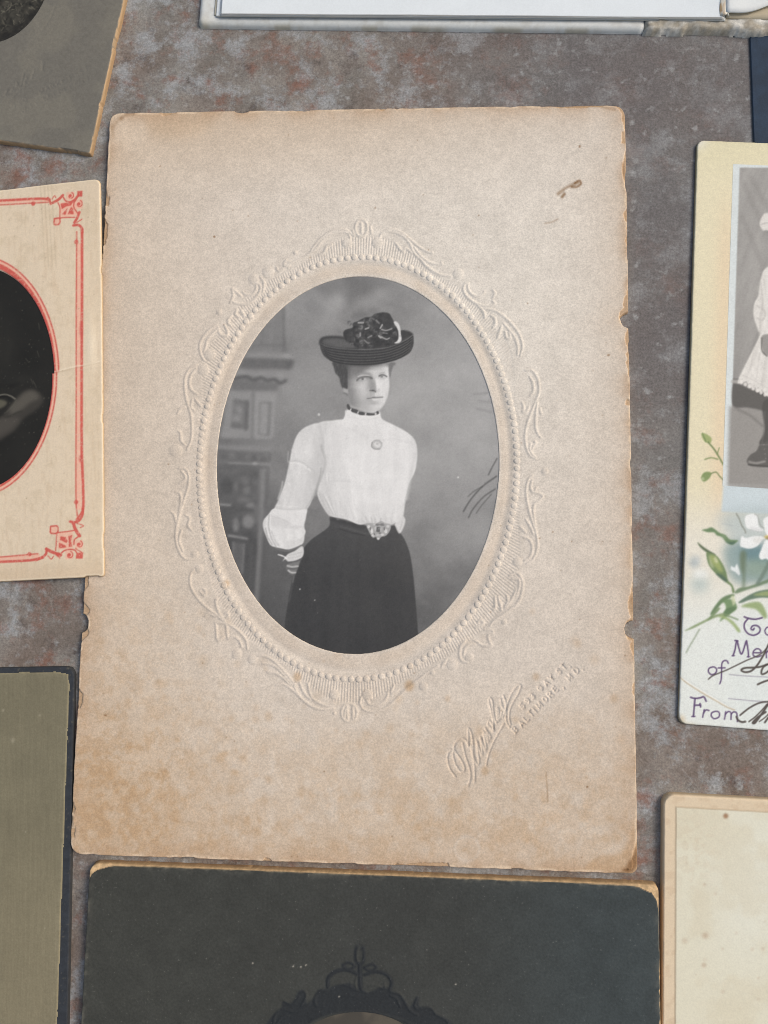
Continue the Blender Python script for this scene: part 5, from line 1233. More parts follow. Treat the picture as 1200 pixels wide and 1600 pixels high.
    # ink handwriting
    INK = (62, 54, 50)
    for l, w in (([(372, 890), (420, 850), (500, 815), (600, 775), (720, 718), (850, 655), (960, 610), (1040, 565), (1100, 510)], 1.9), ([(1160, 380), (1110, 490), (1050, 610), (980, 720), (910, 785), (840, 802), (790, 785), (790, 765), (840, 748), (930, 745), (1020, 735), (1110, 705)], 3.0),
                 ([(1120, 700), (1060, 740), (1035, 800), (1050, 828), (1110, 800), (1170, 730), (1200, 700)], 2.8), ([(990, 955), (1050, 928), (1120, 905), (1250, 880)], 3.0),
                 ([(770, 1340), (830, 1290), (900, 1240), (1000, 1190), (1100, 1172), (1180, 1180)], 2.6), ([(725, 1360), (745, 1400), (790, 1425), (835, 1420)], 3.2), ([(880, 1420), (960, 1360), (1050, 1270), (1110, 1200)], 2.2), ([(1130, 1190), (1050, 1310), (985, 1400), (950, 1440), (930, 1430), (1000, 1360), (1090, 1300)], 3.2), ([(1080, 1430), (1130, 1360), (1180, 1300), (1220, 1260)], 3.0), ([(1010, 1420), (1080, 1370), (1150, 1300)], 1.8)):
        L(l, w, INK, .5, .9)
    # crease across the corner
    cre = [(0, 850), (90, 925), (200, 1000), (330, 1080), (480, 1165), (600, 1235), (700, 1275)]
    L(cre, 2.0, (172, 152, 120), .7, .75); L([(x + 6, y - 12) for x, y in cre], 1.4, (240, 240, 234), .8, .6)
    E(40, 1400, 40, 60, (206, 180, 140), 3, .6); E(130, 1470, 90, 24, (214, 190, 150), 3, .5)
    root = empty('memory_card', fr.centre(), 'yellow and white memory card with printed flowers, purple lettering and a child photograph', 'card')
    mat = paper('coated_card', grain=.075, grain_scale=3000, rough=.62, spec=.4, bump=.25)
    W, H = fr.W, fr.H
    def dist(S, T): return sdf_round(S, T, W, H, (1.7, 1.7, 1.8, 1.9)) - .08 * fbm(S * .7, T * .7, 311, 3)
    def colour(S, T, px, py, d):
        col = c.sample(px, py)
        col = lerp(col, (170, 160, 130), np.exp(-np.maximum(d, 0) / .25) * .45 * fbm(px / 9, py / 9, 313, 2))
        tl = np.exp(-((S / 2.2) ** 2 + (T / 2.2) ** 2)); col = lerp(col, (226, 224, 214), tl * .9)
        return lerp(col, (150, 136, 108), sstep(.1, 0, d))
    def relief(S, T, px, py, d):
        a = np.array([1062, 1057]); b = np.array([1147, 1109]); n = np.array([-(b - a)[1], (b - a)[0]]) / np.linalg.norm(b - a)
        q = (px - a[0]) * n[0] + (py - a[1]) * n[1]
        return -.05 * np.exp(-(q / 1.4) ** 2) * sstep(1152, 1130, px)
    xs = coords(W, .18, .8, [(0, 22.5)]); ys = coords(H, .18, .8, [(0, H)])
    bz = lambda S, T: .35 * sstep(26, 0, S) * (.35 + .65 * sstep(20, 60, T) * sstep(140, 90, T))
    board('printed_card', fr, xs, ys, .75, dist, mat, root, colour, relief, base=bz, z0=.05, run=.2)
    # pasted photograph of a child with pale frame
    t = Canvas(1125, 245, 1240, 770, 2.5, 3, 0.0)
    X, Y = t.grid()
    t.a[:] = FR; t.a *= (1 + .04 * (fbm(X / 3, Y / 3, 321, 3) - .5))[..., None]
    def tone(x, y):
        v = 160 - 14 * sstep(300, 700, y) + 22 * (fbm((x + y * .35) / 9, (y - x * .6) / 60, 323, 3) - .5)
        return v[..., None] * np.array([1.0, .99, .97])
    t.poly([(1156, 262), (1300, 263), (1300, 760), (1140, 755)], tone, .7, 1, False)
    Q = t.zoom(1130, 240, 3.077)
    G = lambda v: (v, v * .985, v * .96)
    for l in ([(100, 140), (150, 260), (215, 380)], [(90, 300), (140, 420), (180, 520)], [(130, 110), (180, 200), (215, 260)]): Q.line(l, 5, G(126), 3, .5)
    Q.poly([(30, 1215), (200, 1240), (330, 1290), (330, 1640), (20, 1600)], G(146), 2, .9, False); Q.line([(60, 1225), (130, 1260), (190, 1310)], 3, G(110), 1.5, .7)
    Q.poly([(48, 1104), (80, 1108), (150, 1140), (330, 1190), (330, 1290), (200, 1240), (120, 1222), (48, 1212)], G(84), 1.2, .95); Q.line([(45, 1096), (90, 1102)], 5, G(170), 1, .8); Q.line([(50, 1084), (85, 1084)], 2.5, G(104), .8, .7)
    Q.poly([(196, 1190), (330, 1200), (330, 1400), (180, 1402), (200, 1330)], G(70), 1, .95)
    Q.poly([(114, 1480), (130, 1450), (160, 1430), (184, 1392), (240, 1386), (330, 1400), (330, 1500), (240, 1508), (140, 1504)], G(84), .9, .95); Q.line([(124, 1482), (160, 1488), (200, 1480)], 3.2, G(170), 1, .7); Q.line([(180, 1400), (230, 1400)], 1.6, G(120), .7, .7)
    Q.poly([(340, 520), (215, 545), (182, 600), (170, 680), (150, 722), (147, 782), (168, 850), (172, 884), (74, 1084), (90, 1102), (112, 1098), (130, 1126), (152, 1122), (166, 1148), (190, 1142), (215, 1168), (340, 1190)], lambda x, y: (222 + 22 * (fbm(x / 5, y / 7, 331, 3) - .5))[..., None] * np.array([1, .99, .965]), .9, .98)
    Q.line([(180, 620), (190, 720), (180, 790), (176, 870)], 3, G(188), 1.2, .7); Q.line([(160, 730), (200, 760), (190, 800), (160, 790)], 2.4, G(186), 1, .7); Q.line([(180, 880), (150, 980), (110, 1080)], 3, G(200), 1.4, .6); Q.line([(215, 920), (200, 1050), (190, 1130)], 4, G(196), 1.6, .6)
    Q.poly([(184, 884), (215, 868), (330, 860), (330, 990), (212, 972), (190, 945)], G(140), 1, .9); Q.line([(186, 886), (186, 946), (210, 974)], 1.8, G(90), .7, .8)
    for k in range(7): Q.ell(88 + 19 * k, 1100 + 10 * k, 8, 9, G(232), .6, .8); Q.ell(92 + 19 * k, 1086 + 10 * k, 3, 3, G(176), .5, .7)
    for l in ([(150, 930), (130, 1040)], [(175, 960), (160, 1080)], [(200, 1000), (185, 1110)], [(165, 640), (180, 700)], [(195, 600), (205, 680)]): Q.line(l, 1.6, G(194), .9, .6)
    Q.line([(96, 1066), (150, 1092), (215, 1128)], 1.4, G(190), .7, .6)
    for k in range(4): Q.ell(196 + 3 * k, 1400 + 22 * k, 3, 3, G(132), .4, .8)
    Q.line([(200, 1240), (196, 1330), (186, 1392)], 2, G(104), .9, .6); Q.line([(120, 1496), (215, 1504)], 1.6, G(52), .6, .7)
    Q.poly([(176, 330), (190, 300), (215, 285), (330, 280), (330, 400), (215, 370), (195, 372), (180, 352)], G(222), 1, .95); Q.line([(184, 340), (215, 332)], 2, G(180), .8, .7)
    tx = fr.st(1146.5, 255); 
    S_ = np.arange(0, 64, .2); T_ = np.arange(0, 77, .2)
    # the pasted print follows its own left edge, a little off square
    u0 = np.array(fr.st(1146.5, 255)); u1 = np.array(fr.st(1129.5, 760))
    SS, TT = np.meshgrid(S_, T_)
    fx = u0[0] + (u1[0] - u0[0]) * TT / 77 + SS
    fy = u0[1] + (u1[1] - u0[1]) * TT / 77
    sel = fx < W - 3
    X, Y = fr.xy(fx, fy)
    z = .05 + bz(fx, fy) + .75 + .03
    Pq = np.stack([X, Y, z], -1); px, py = project(Pq)
    keep = sel[1:, 1:] & sel[:-1, :-1]
    o = link('child_photograph', grid_mesh('child_photograph', Pq, keep, srgb(np.clip(t.sample(px, py), 0, 255))), paper('photo_paper', grain=.07, grain_scale=2600, rough=.6, spec=.4, bump=.15), root)
    o['label'] = 'grey photograph of a child in a white dress with a pale blue border'
memory_card()

# ================================================================== cream card with ruled edge (lower right)
def cream_card():
    fr = Frame((1037, 1240), (1035, 1600), 'V', 'TL', 64.0, 104.0, 2.2)
    W, H = fr.W, fr.H
    def dist(S, T): return sdf_round(S, T, W, H, 2.6) - .07 * fbm(S * .6, T * .6, 401, 3)
    spots = [(rs.uniform(1060, 1200), rs.uniform(1265, 1600), rs.uniform(.8, 4), rs.uniform(.05, .2)) for _ in range(20)] + [(1134, 1275, 4.2, .95), (1102, 1462, 5, .3), (1100, 1508, 4, .3), (1070, 1470, 5, .2), (1101, 1382, 3, .2)]
    def colour(S, T, px, py, d):
        c = flat(S.shape, (221, 217, 196))
        c = lerp(c, (226, 227, 214), np.exp(-(((px - 1190) / 90) ** 2 + ((py - 1390) / 130) ** 2)) * .8)
        c = lerp(c, (210, 200, 174), sstep(.45, .7, fbm(px / 50, py / 50, 403, 4)) * .35)
        c = lerp(c, (196, 176, 150), np.exp(-(((px - 1085) / 35) ** 2 + ((py - 1330) / 60) ** 2)) * .22 * sstep(.4, .6, fbm(px / 9, py / 9, 405, 3)))
        m = sstep(2.75, 2.55, d); c = lerp(c, (220, 202, 174), m)
        c = lerp(c, (200, 176, 146), m * sstep(.5, .75, fbm(px / 12, py / 12, 407, 3)) * .35)
        c = lerp(c, (160, 136, 108), np.exp(-((d - 2.68) / .11) ** 2) * .75)
        for x, y, r, a in spots: c = lerp(c, (146, 104, 72), np.exp(-(((px - x) / r) ** 2 + ((py - y) / r) ** 2) ** 1.5) * a * .8)
        c = lerp(c, (236, 214, 182), np.exp(-((d - .3) / .22) ** 2) * .5)
        return lerp(c, (190, 168, 138), sstep(.12, 0, d))
    def relief(S, T, px, py, d): return -.07 * sstep(2.75, 2.6, d)
    xs = coords(W, .2, .8, [(0, 26)]); ys = coords(H, .2, .8, [(0, 56)])
    o = board('cream_card', fr, xs, ys, 2.0, dist, paper('cream_board', grain=.05, rough=.78, spec=.35, bump=.2), None, colour, relief, z0=.02, run=.3)
    tag(o, 'blank cream card with a tan ruled margin and rounded corner at the lower right', 'card')
cream_card()

# ================================================================== dark green mount (bottom)
def green_mount():
    fr = Frame((139, 1348), (1026, 1382), 'U', 'TL', 126.0, 178.0, 2.5)
    W, H = fr.W, fr.H
    c = Canvas(360, 1460, 780, 1640, 2, 1, 0.0)
    Q = c.zoom(400, 1460, 3.53)
    def R(l, w=3.2, v=.13): Q.line(l, w, v, .6, 1, 'max', round_=True)
    t = np.linspace(0, 6.28, 18)
    R(np.stack([575 + 22 * np.cos(t), 110 + 46 * np.sin(t)], 1), 2.6); R(np.stack([510 + 30 * np.cos(t), 172 + 18 * np.sin(t)], 1), 2.6); R(np.stack([632 + 32 * np.cos(t), 182 + 16 * np.sin(t)], 1), 2.6)
    R([(570, 160), (572, 240), (580, 300), (610, 322)], 3); R([(555, 215), (500, 195), (440, 205), (400, 240), (396, 290), (420, 305)]); R([(600, 222), (660, 205), (720, 222), (748, 265), (735, 312)])
    R([(560, 220), (548, 270), (555, 300), (530, 300), (520, 270)]); R([(420, 290), (470, 272), (520, 290), (560, 310)], 3.4); R([(620, 290), (660, 278), (700, 300), (712, 290), (708, 272)], 3.4)
    R([(395, 308), (350, 320), (325, 355), (335, 395), (370, 385)], 4.5); R([(745, 318), (790, 325), (820, 370), (850, 420), (890, 445)], 4.5); R([(740, 335), (775, 355), (795, 400)], 3.5); R([(230, 315), (270, 315), (275, 350), (250, 390)], 3.6); R([(150, 360), (200, 385), (240, 345)], 3.6)
    R([(890, 345), (875, 390), (890, 412)], 3.4); R([(900, 410), (960, 405), (990, 435)], 3.4); R([(990, 440), (1040, 465), (1070, 500)], 4.5); R([(95, 490), (110, 440), (150, 412), (220, 425), (300, 380)], 4.5); R([(110, 500), (140, 460), (180, 450)], 3.4)
    R([(300, 480), (400, 445), (540, 428), (680, 436), (800, 470), (860, 500)], 4, .16); R([(440, 345), (500, 335), (560, 345)], 3, .1)
    ink = Canvas(300, 1440, 840, 1700, 2, 1, 0.0)
    ink.a[..., 0] = 0
    iq = ink.zoom(400, 1460, 3.53)
    for l, w in (([(570, 60), (595, 85), (592, 150), (572, 165), (550, 150), (548, 85), (570, 60)], 3.4), ([(480, 170), (510, 155), (545, 175), (512, 192), (480, 172)], 3.2), ([(595, 185), (635, 165), (665, 182), (630, 200), (595, 186)], 3.2), ([(555, 215), (500, 195), (440, 205), (400, 240), (396, 290)], 5), ([(600, 222), (660, 205), (720, 222), (748, 265), (735, 312)], 4.5), ([(572, 165), (575, 300)], 6)):
        iq.line(l, w * 1.35, 1, .9, .9, 'max')
    iq.poly([(60, 520), (90, 450), (140, 405), (150, 370), (200, 375), (240, 310), (275, 320), (280, 380), (320, 350), (345, 305), (400, 300), (440, 280), (520, 270), (560, 300), (590, 300), (620, 320), (700, 290), (760, 315), (810, 345), (850, 400), (880, 350), (900, 345), (900, 395), (960, 400), (1000, 440), (1060, 470), (1100, 530), (1000, 540), (860, 505), (780, 465), (680, 440), (560, 428), (440, 436), (340, 465), (270, 510), (200, 560)], 1, 1.2, .85, mode='max')
    root = empty('green_mount', fr.centre(), 'dark green mount with worn tan corners and a dark ornamental crest at the bottom edge', 'photograph')
    def dist(S, T): return sdf_round(S, T, W, H, (2.2, 1.4, 1.5, 1.5)) - .12 * fbm(S * .5, T * .5, 501, 3)
    def op(S, T):
        X, Y = fr.xy(S, T); px, py = project(np.stack([X, Y, np.full_like(X, 2.5)], -1))
        return (np.hypot((px - 560) / 150, (py - 1751) / 170) - 1) * 150 / 6.8
    def chip(S, T, d, px, py):
        w = .42 * sstep(3, 0, T) + .25 * fbm(S * .35, T * .35, 503, 3) * sstep(20, 0, np.minimum(S, W - S))
        w = w + 3.2 * np.exp(-((S / 3.0) ** 2 + (T / 2.2) ** 2)) + 3.6 * np.exp(-(((S - W) / 3.0) ** 2 + (T / 2.4) ** 2)) + .25 * sstep(2, 0, W - S)
        return sstep(0, .2, w + (.14 + .4 * np.exp(-np.minimum(S, W - S) / 4)) * (fbm(S * 1.1, T * 1.1, 507, 3) - .5) - d)
    def colour(S, T, px, py, d):
        col = flat(S.shape, (61, 63, 61))
        col = lerp(col, (64, 65, 60), sstep(700, 150, px) * .6); col = lerp(col, (62, 70, 72), sstep(650, 1000, px) * .9)
        col = col * (1 + .16 * (fbm(px / 30, py / 30, 511, 4) - .5))[..., None]
        iv = ink.sample(px, py)[..., 0] * ((py > 1441) & (px > 301) & (px < 839))
        col = lerp(col, (37, 41, 46), np.clip(iv, 0, 1) * .85)
        for x, y in ((478, 1508), (395, 1505), (458, 1510), (470, 1511), (712, 1538), (530, 1557)): col = lerp(col, (176, 170, 158), np.exp(-(((px - x) / 1.3) ** 2 + ((py - y) / 1.3) ** 2)))
        col = scuffed(col, px, py, d - .5, (128, 124, 112), .4, .4)
        ch = chip(S, T, d, px, py)
        tan = flat(S.shape, (200, 170, 130)) * (1 + .35 * (fbm(px / 5, py / 5, 513, 3) - .5))[..., None]
        col = col + (tan - col) * ch[..., None]
        return lerp(col, (166, 136, 102), sstep(.14, 0, d))
    def relief(S, T, px, py, d):
        h = c.sample(px, py)[..., 0] * ((py > 1461) & (py < 1639) & (px > 361) & (px < 779))
        iv = ink.sample(px, py)[..., 0] * ((py > 1441) & (px > 301) & (px < 839))
        return h - .3 * sstep(.12, -.12, op(S, T)) - .22 * chip(S, T, d, px, py)
    zt = fr.st(360, 1600)[0]; 
    xs = coords(W, .2, .55, [(0, 6), (36, 92), (W - 6, W)], edge=(0, .06, .14, .25, .4)); ys = coords(H, .2, .9, [(0, 4), (17, 40)], edge=(0, .06, .14, .25, .4))
    board('mount_board', fr, xs, ys, 2.5, dist, paper('dark_green_card', grain=.16, grain_scale=1900, rough=.8, spec=.3, bump=.35, speck=.10), root, colour, relief, z0=.02, run=.22, cut=lambda S, T: op(S, T) < -.7)
    SS, TT = np.meshgrid(np.arange(30, 96, .4), np.arange(20, 110, .4)); o_ = op(SS, TT)
    X, Y = fr.xy(SS, TT); Pq = np.stack([X, Y, np.full_like(X, 2.38)], -1); kk = o_ < .5
    n = fbm(SS * .25, TT * .25, 521, 4)
    ph = link('oval_photograph', grid_mesh('oval_photograph', Pq, kk[1:, 1:] & kk[:-1, :-1], srgb(lerp(flat(SS.shape, (92, 86, 76)), (74, 70, 63), sstep(.4, .65, n)))), print_material('brown_print', .5, .3), root)
    ph['label'] = 'top of a brownish oval photograph under the dark crest'
green_mount()

# ================================================================== olive card with dark border (lower left)
def olive_card():
    fr = Frame((115.5, 1041), (104.5, 1600), 'V', 'TR', 84.0, 122.0, 1.5)
    W, H = fr.W, fr.H
    root = empty('olive_card', fr.centre(), 'plain olive grey card with a narrow blue black border at the lower left', 'card')
    def dist(S, T): return sdf_round(S, T, W, H, 2.4) - .06 * fbm(S * .6, T * .6, 601, 3)
    def inner(S, T):
        wr = 1.15 + 1.3 * np.clip(T / 80, 0, 1)
        return np.minimum(np.minimum(W - S - wr, T - 1.35), np.minimum(S - 1.4, H - T - 1.4)) - .8 * sstep(3.5, 0, np.hypot(W - S - wr, T - 1.3)) * .6 + .22 * (fbm(S * 1.1, T * 1.1, 603, 3) - .5)
    def face(S, T, px, py, d):
        col = flat(S.shape, (121, 116, 96)); col = lerp(col, (130, 123, 101), sstep(1150, 1600, py)); col = col * (1 + .10 * (fbm(px / 1.6, py / 40, 605, 3) - .5))[..., None] * (1 + .08 * (fbm(px / 40, py / 40, 607, 3) - .5))[..., None]
        for x, y, r in ((20, 1157, 3), (62, 1118, 1.4), (5, 1110, 1.8), (40, 1300, 1.2), (70, 1450, 1.2)): col = lerp(col, (158, 152, 132), np.exp(-(((px - x) / r) ** 2 + ((py - y) / r / 1.4) ** 2)) * .7)
        col = scuffed(col, px, py, d, (166, 158, 136), .35, .25)
        return lerp(col, (146, 136, 106), np.exp(-(d / .14) ** 2) * .6)
    def border(S, T, px, py, d):
        b = flat(S.shape, (52, 56, 62)) * (1 + .25 * (fbm(px / 6, py / 6, 609, 3) - .5))[..., None]
        b = lerp(b, (120, 112, 92), sstep(.74, .84, fbm(px / 2.6, py / 4, 611, 2)) * .4)
        return lerp(b, (66, 66, 66), sstep(.1, 0, d))
    xs = coords(W, .2, .6, [(W - 18, W)]); ys = coords(H, .22, .7, [(0, 82)])
    m_ = paper('olive_card_stock', grain=.09, rough=.8, spec=.3, bump=.3)
    board('backing_board', fr, xs, ys, 1.2, dist, m_, root, border, None, z0=.02)
    board('face_sheet', fr, xs, ys, .14, inner, m_, root, face, None, z0=1.23, run=.1)
olive_card()

# ================================================================== grey mount with cut tan edge (upper left)
def grey_mount():
    fr = Frame((193.5, -2), (140, 239), 'V', 'R', 104.0, 150.0, 2.0)
    fr.O = fr.O + fr.V * (np.linalg.norm(at(193.5, -2, 2.0) - at(140, 239, 2.0)) - 150.0)
    W, H = fr.W, fr.H
    root = empty('grey_mount', fr.centre(), 'grey mount with bare tan cut edges and stamped lettering at the upper left', 'photograph')
    c = Canvas(-20, -10, 210, 250, 2.5, 1, 0.0)
    Q = c.zoom(0, 80, 8)
    for l in ([(0, 560), (40, 570), (90, 480), (70, 560), (110, 545)], [(140, 510), (160, 455), (150, 500), (185, 480)], [(205, 440), (215, 395), (235, 440), (255, 440), (300, 270), (270, 400), (262, 440)], [(305, 420), (330, 330), (345, 330), (300, 390), (330, 410)], [(390, 340), (425, 245), (400, 320), (440, 300)], [(520, 240), (545, 150), (525, 130), (530, 240)]):
        Q.line(l, 2.4, -.10, .6, 1, 'add', round_=True)
    Q.line([(90, 640), (200, 530), (320, 430), (430, 360), (540, 310), (640, 250)], 2.6, -.09, .7, 1, 'add', round_=True); Q.line([(0, 160), (90, 110), (220, 40), (300, -40)], 2.6, -.07, .8, 1, 'add', round_=True); Q.line([(300, -40), (480, -200), (620, -400), (700, -600)], 2.6, -.07, .8, 1, 'add', round_=True)
    ST = {'M': [[(0, 0), (0, 1), (.5, .2), (1, 1), (1, 0)]], 'A': [[(0, 0), (.5, 1), (1, 0)], [(.2, .35), (.8, .35)]], 'R': [[(0, 0), (0, 1), (.7, 1), (.9, .75), (.65, .5), (0, .5)], [(.5, .5), (.95, 0)]], 'K': [[(0, 0), (0, 1)], [(.9, 1), (0, .45), (.9, 0)]], 'E': [[(.8, 1), (0, 1), (0, 0), (.8, 0)], [(0, .5), (.65, .5)]], 'T': [[(0, 1), (1, 1)], [(.5, 1), (.5, 0)]],
          '9': [[(.9, .7), (.5, 1), (.1, .72), (.4, .45), (.9, .65), (.8, .2), (.35, 0)]], '0': [[(.5, 1), (.1, .7), (.1, .3), (.5, 0), (.9, .3), (.9, .7), (.5, 1)]], 'S': [[(.9, .85), (.5, 1), (.1, .78), (.5, .5), (.9, .25), (.5, 0), (.05, .15)]], 'I': [[(.5, 1), (.5, 0)]], 'N': [[(0, 0), (0, 1), (1, 0), (1, 1)]], 'O': [[(.5, 1), (.1, .7), (.1, .3), (.5, 0), (.9, .3), (.9, .7), (.5, 1)]], 'W': [[(0, 1), (.25, 0), (.5, .8), (.75, 0), (1, 1)]], 'L': [[(0, 1), (0, 0), (.8, 0)]], '.': [[(.4, .06), (.55, .02)]]}
    def stamp(txt, p0, p1, h):
        p0, p1 = np.array(p0, float), np.array(p1, float); n = len(txt); u = (p1 - p0) / np.linalg.norm(p1 - p0); st_ = np.linalg.norm(p1 - p0) / (n - 1); v = np.array([-u[1], u[0]])
        for i, ch in enumerate(txt):
            for l in ST.get(ch, []): Q.line([p0 + u * st_ * i + u * (q[0] - .5) * st_ * .68 - v * (q[1] - .5) * h for q in l], 1.5, -.09, .45, 1, 'add', smooth=False, round_=True)
    stamp('9 0  MARKET ST.', (165, 680), (1150, 190), 60); stamp('WILMINTON', (290, 735), (1060, 350), 56)
    # oval photograph in the mount
    ph = Canvas(-20, -20, 90, 80, 3, 3, 0.0)
    X, Y = ph.grid(); ph.a[:] = (58, 56, 50); ph.a *= (.6 + .9 * fbm(X / 6, Y / 6, 701, 4))[..., None]
    for _ in range(420):
        x, y = rs.uniform(-20, 80), rs.uniform(-20, 75); a = rs.uniform(0, 6.28); l = rs.uniform(2, 8); ph.line([(x, y), (x + l * math.cos(a), y + l * math.sin(a))], rs.uniform(.5, 1.3), [(24, 24, 22), (116, 112, 98), (142, 138, 122), (40, 40, 36)][rs.randint(4)], .4, .7, smooth=False)
    ph.poly([(30, 40), (50, 22), (78, -10), (95, -10), (60, 50), (20, 80), (-20, 90), (-20, 66)], (34, 32, 30), 5, .7)
    cx, cy = -22.0, -72.0
    def op(S, T):
        X, Y = fr.xy(S, T); px, py = project(np.stack([X, Y, np.full_like(X, 2.0)], -1))
        return (np.hypot((px - cx) / 104.0, (py - cy) / 138.0) - 1) * 110 / 6.4
    def dist(S, T): return sdf_round(S, T, W, H, .5) - .10 * fbm(S * .5, T * .5, 711, 3) - .25 * sstep(.6, .8, fbm(S * .3, T * .3, 713, 2))
    def colour(S, T, px, py, d):
        col = flat(S.shape, (118, 115, 106)); col = lerp(col, (104, 102, 97), sstep(.4, .65, fbm(px / 45, py / 45, 715, 4)) * .5); col = col * (1 + .10 * (fbm(px / 3, py / 3, 717, 3) - .5))[..., None]
        o = op(S, T)
        col = scuffed(col, px, py, d, (152, 148, 136), .4, .3)
        e = d - .16 * fbm(px / 6, py / 6, 719, 3) - .04
        col = lerp(col, (198, 168, 132), sstep(.12, 0, e)); return lerp(col, (170, 141, 108), sstep(.14, 0, d))
    def relief(S, T, px, py, d):
        h = c.sample(px, py)[..., 0] * ((px > -19) & (py > -9) & (py < 249))
        return h - .3 * sstep(.1, -.1, op(S, T))
    xs = coords(W, .2, .9, [(W - 36, W)]); ys = coords(H, .2, .9, [(H - 46, H)])
    board('mount_board', fr, xs, ys, 1.7, dist, paper('grey_card_stock', grain=.08, rough=.8, spec=.3, bump=.3), root, colour, relief, z0=.02, run=.2, cut=lambda S, T: op(S, T) < -.6)
    SS, TT = np.meshgrid(np.concatenate([np.arange(20, W - 36, .8), np.arange(W - 36, W - 2, .2)]), np.concatenate([np.arange(30, H - 46, .8), np.arange(H - 46, H - 4, .2)]))
    X, Y = fr.xy(SS, TT); Pq = np.stack([X, Y, np.full_like(X, 1.60)], -1); px, py = project(Pq); kk = op(SS, TT) < .5
    cc = np.where((px < -18)[..., None], np.array([50., 48, 44]), ph.sample(px, py))
    o = link('oval_photograph', grid_mesh('oval_photograph', Pq, kk[1:, 1:] & kk[:-1, :-1], srgb(np.clip(cc, 0, 255))), print_material('dark_foliage_print', .5, .25), root)
    o['label'] = 'corner of a dark oval photograph of foliage'
grey_mount()

# ================================================================== dark blue board peeping out at the upper right
def blue_board():
    fr = Frame((1172.5, 40), (1179, 216), 'V', 'TL', 70.0, 60.0, 1.0)
    fr.O = fr.O - fr.V * 30
    W, H = fr.W, fr.H
    def dist(S, T): return sdf_round(S, T, W, H, .6)
    def colour(S, T, px, py, d):
        col = flat(S.shape, (34, 52, 72)) * (1 + .3 * (fbm(px / 14, py / 14, 801, 4) - .5))[..., None]
        return lerp(col, (96, 100, 104), sstep(.10, 0, d) * .8)
    xs = coords(W, .3, 1.2, [(0, 8)]); ys = coords(H, .5, 1.2, [(20, 60)])
    o = board('blue_board', fr, xs, ys, .5, dist, paper('dark_blue_cloth_board', grain=.14, rough=.7, spec=.35, bump=.3), None, colour, None, z0=.02)
    tag(o, 'dark blue board showing between the white album and the yellow memory card', 'board')
blue_board()

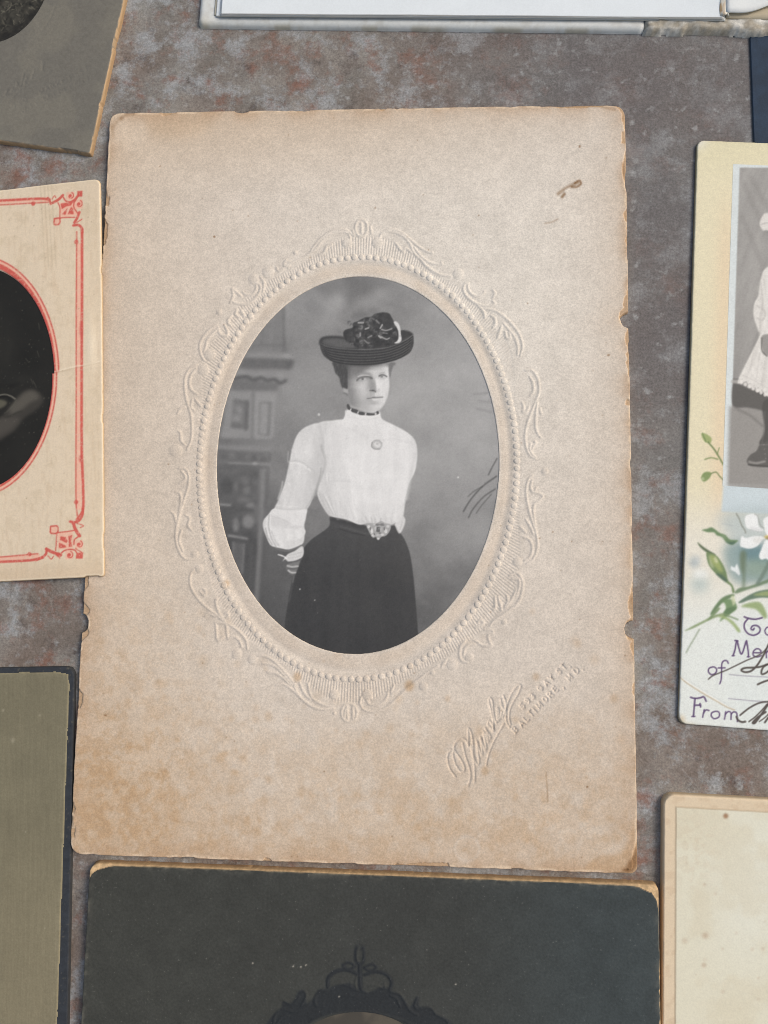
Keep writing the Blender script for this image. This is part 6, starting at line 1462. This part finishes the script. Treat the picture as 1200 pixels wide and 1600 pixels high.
# ================================================================== white album lying open along the top
def album():
    A, B = at(310, 44, .4)[:2], at(1040, 53, .4)[:2]
    U = (B - A) / np.linalg.norm(B - A); Vn = np.array([-U[1], U[0]])       # Vn points up the table
    def pt(s, t, z): return (A[0] + U[0] * s + Vn[0] * t, A[1] + U[1] * s + Vn[1] * t, z)
    root = empty('white_album', pt(75, 40, 0), 'worn white album lying open above the mounts with torn spine cloth', 'album')
    def slab(name, s0, s1, t0, t1, z0, z1, mat, col, r=.0, edge=.3, bow=None, wob=0, seed=0, round_edge=.0, spacing=.5, skew=0.0):
        xs = np.unique(np.concatenate([[0, .05, .12, .25, .45, .8], np.arange(1.2, s1 - s0 - 1, spacing), (s1 - s0) - np.array([.8, .45, .25, .12, .05, 0])]))
        ys = np.unique(np.concatenate([[0, .05, .12, .25, .45, .8], np.arange(1.2, 14, .35), np.arange(14, t1 - t0, 2.5), [t1 - t0]]))
        S, T = np.meshgrid(xs, ys[::-1])
        d = sdf_round(S, T, s1 - s0, (t1 - t0) * 2, r)
        d = d - wob * fbm(S * .35, T * .35, seed, 3)
        h = (z1 - z0) * edge_profile(d, edge)
        z = z0 + h + (bow(S, T) if bow else 0)
        x = A[0] + U[0] * (s0 + S) + Vn[0] * (t0 + T + skew * S); y = A[1] + U[1] * (s0 + S) + Vn[1] * (t0 + T + skew * S)
        P = np.stack([x, y, z], -1)
        keep = ~((d[1:, :-1] <= 0) & (d[1:, 1:] <= 0) & (d[:-1, :-1] <= 0) & (d[:-1, 1:] <= 0))
        return link(name, grid_mesh(name, P, keep, srgb(np.clip(col(S, T, d), 0, 255))), mat, root)
    mc = paper('white_album_cover', grain=.05, rough=.55, spec=.45, bump=.3, grain_scale=1500)
    mp = paper('white_album_page', grain=.03, rough=.75, spec=.3, bump=.15)
    ms = paper('torn_spine_cloth', grain=.22, rough=.75, spec=.3, bump=.5, grain_scale=1300)
    def cov(S, T, d):
        c = flat(S.shape, (216, 219, 217)); n = fbm(S * .5, T * .5, 901, 4)
        c = lerp(c, (190, 188, 180), sstep(.5, .75, n) * .4); c = lerp(c, (172, 162, 138), np.exp(-(d / .5) ** 2) * sstep(.5, .7, fbm(S * .18, T * .18, 903, 3)) * .55)
        c = lerp(c, (196, 186, 160), np.exp(-((S / 4) ** 2 + (T / 2) ** 2)) * .5)
        return c
    slab('cover', 0, 111, 0, 60, .05, 1.7, mc, cov, r=1.6, edge=1.3, wob=.12, seed=905)
    # sheets of the page block, each a little out of line
    def page(S, T, d):
        c = flat(S.shape, (224, 231, 235)); c = c * (1 + .03 * (fbm(S * .2, T * .2, 911, 3) - .5))[..., None]
        return lerp(c, (196, 190, 178), sstep(.14, 0, d) * .75)
    def st(x, y, z):
        q = at(x, y, z)[:2] - A; return q @ U, q @ Vn
    sheets = [(334, 24, 1.72, 2.0, 1136, 33), (337, 25, 2.05, 2.3, 1134, 32), (343, 23, 2.35, 2.6, 1133, 30), (344, 24, 2.65, 2.9, 1131, 29), (345, 22, 2.95, 3.2, 1130, 27)]
    for i, (x0, y0, z0, z1, x1, y1) in enumerate(sheets):
        (s0, t0), (s1, t1) = st(x0, y0, z1), st(x1, y1, z1)
        bow = (lambda S, T, i=i: .10 * i * (fbm(S * .03, T * .0 + i, 921 + i, 2) - .5))
        slab('page', s0, s1, t0, 60, z0, z1, mp if i != 0 else paper('grey_end_sheet', color=(176, 172, 158), source='flat', grain=.05), page, r=.25, edge=.14, bow=bow, wob=.06, seed=931 + i, skew=(t1 - t0) / (s1 - s0))
    # spine: crumpled grey-beige cloth
    def spc(S, T, d):
        c = flat(S.shape, (186, 183, 174)); n = fbm(S * .4, T * .5, 941, 4); c = lerp(c, (212, 210, 203), sstep(.48, .7, n)); c = lerp(c, (150, 140, 122), sstep(.5, .3, n) * .6); return c
    slab('spine_cloth', 110.0, 152, -.9, 40, .04, 2.0, ms, spc, r=.8, edge=1.3, wob=1.3, seed=943, bow=lambda S, T: .9 * (fbm(S * .45, T * .6, 945, 4) - .5) * sstep(0, 1.5, T), spacing=.35)
    # the facing leaf, lifted towards the right
    S, T = np.meshgrid(np.linspace(0, 60, 60), np.linspace(0, 56, 40))
    base_t = 3.4 + 1.3 * np.exp(-(S / 3) ** 2) * 0 + .24 * S * sstep(1.5, 12, S)
    z = 3.0 + .03 * S + .7 * np.exp(-(S / 5) ** 2)
    x = A[0] + U[0] * (129.2 + S) + Vn[0] * (base_t + T); y = A[1] + U[1] * (129.2 + S) + Vn[1] * (base_t + T)
    P = np.stack([x, y, z], -1)[::-1]
    leaf = link('page', grid_mesh('facing_leaf', P, None, flat(S.shape, 0) + srgb((222, 226, 226))), mp, root)
    so_ = leaf.modifiers.new('thick', 'SOLIDIFY'); so_.thickness = .0004; so_.offset = -1
    S, T = np.meshgrid(np.linspace(0, 58, 60), np.linspace(0, 56, 40))
    P = np.stack([A[0] + U[0] * (129.6 + S) + Vn[0] * (2.9 + T), A[1] + U[1] * (129.6 + S) + Vn[1] * (2.9 + T), np.full_like(S, 2.1) + .4 * np.exp(-(S / 4) ** 2)], -1)[::-1]
    leaf2 = link('page', grid_mesh('under_leaf', P, None, flat(S.shape, 0) + srgb((188, 176, 152))), mp, root)
    so_ = leaf2.modifiers.new('thick', 'SOLIDIFY'); so_.thickness = .0005; so_.offset = -1
    # torn hinge strip in the gutter
    S, T = np.meshgrid(np.linspace(-1.1, 1.1, 15), np.linspace(0, 50, 90))
    wv = .35 * (fbm(T * .8, T * 0, 951, 3) - .5)
    z = 3.6 + .55 * np.cos(S * 1.3) - .5 + .25 * (fbm(S * 2, T * .6, 953, 3) - .5)
    tt0 = 2.2 + 1.2 * fbm(S * 1.5, S * 0, 955, 2)
    P = np.stack([A[0] + U[0] * (129.0 + S + wv) + Vn[0] * (tt0 + T), A[1] + U[1] * (129.0 + S + wv) + Vn[1] * (tt0 + T), z], -1)[::-1]
    n = fbm(S * 2, T * .8, 957, 3)
    col = lerp(flat(S.shape, (222, 218, 206)), (196, 166, 128), sstep(.45, .65, n) * sstep(.3, -.6, S))
    h = link('hinge_strip', grid_mesh('hinge_strip', P, None, srgb(col)), mp, root)
    so_ = h.modifiers.new('thick', 'SOLIDIFY'); so_.thickness = .0003; so_.offset = -1
album()
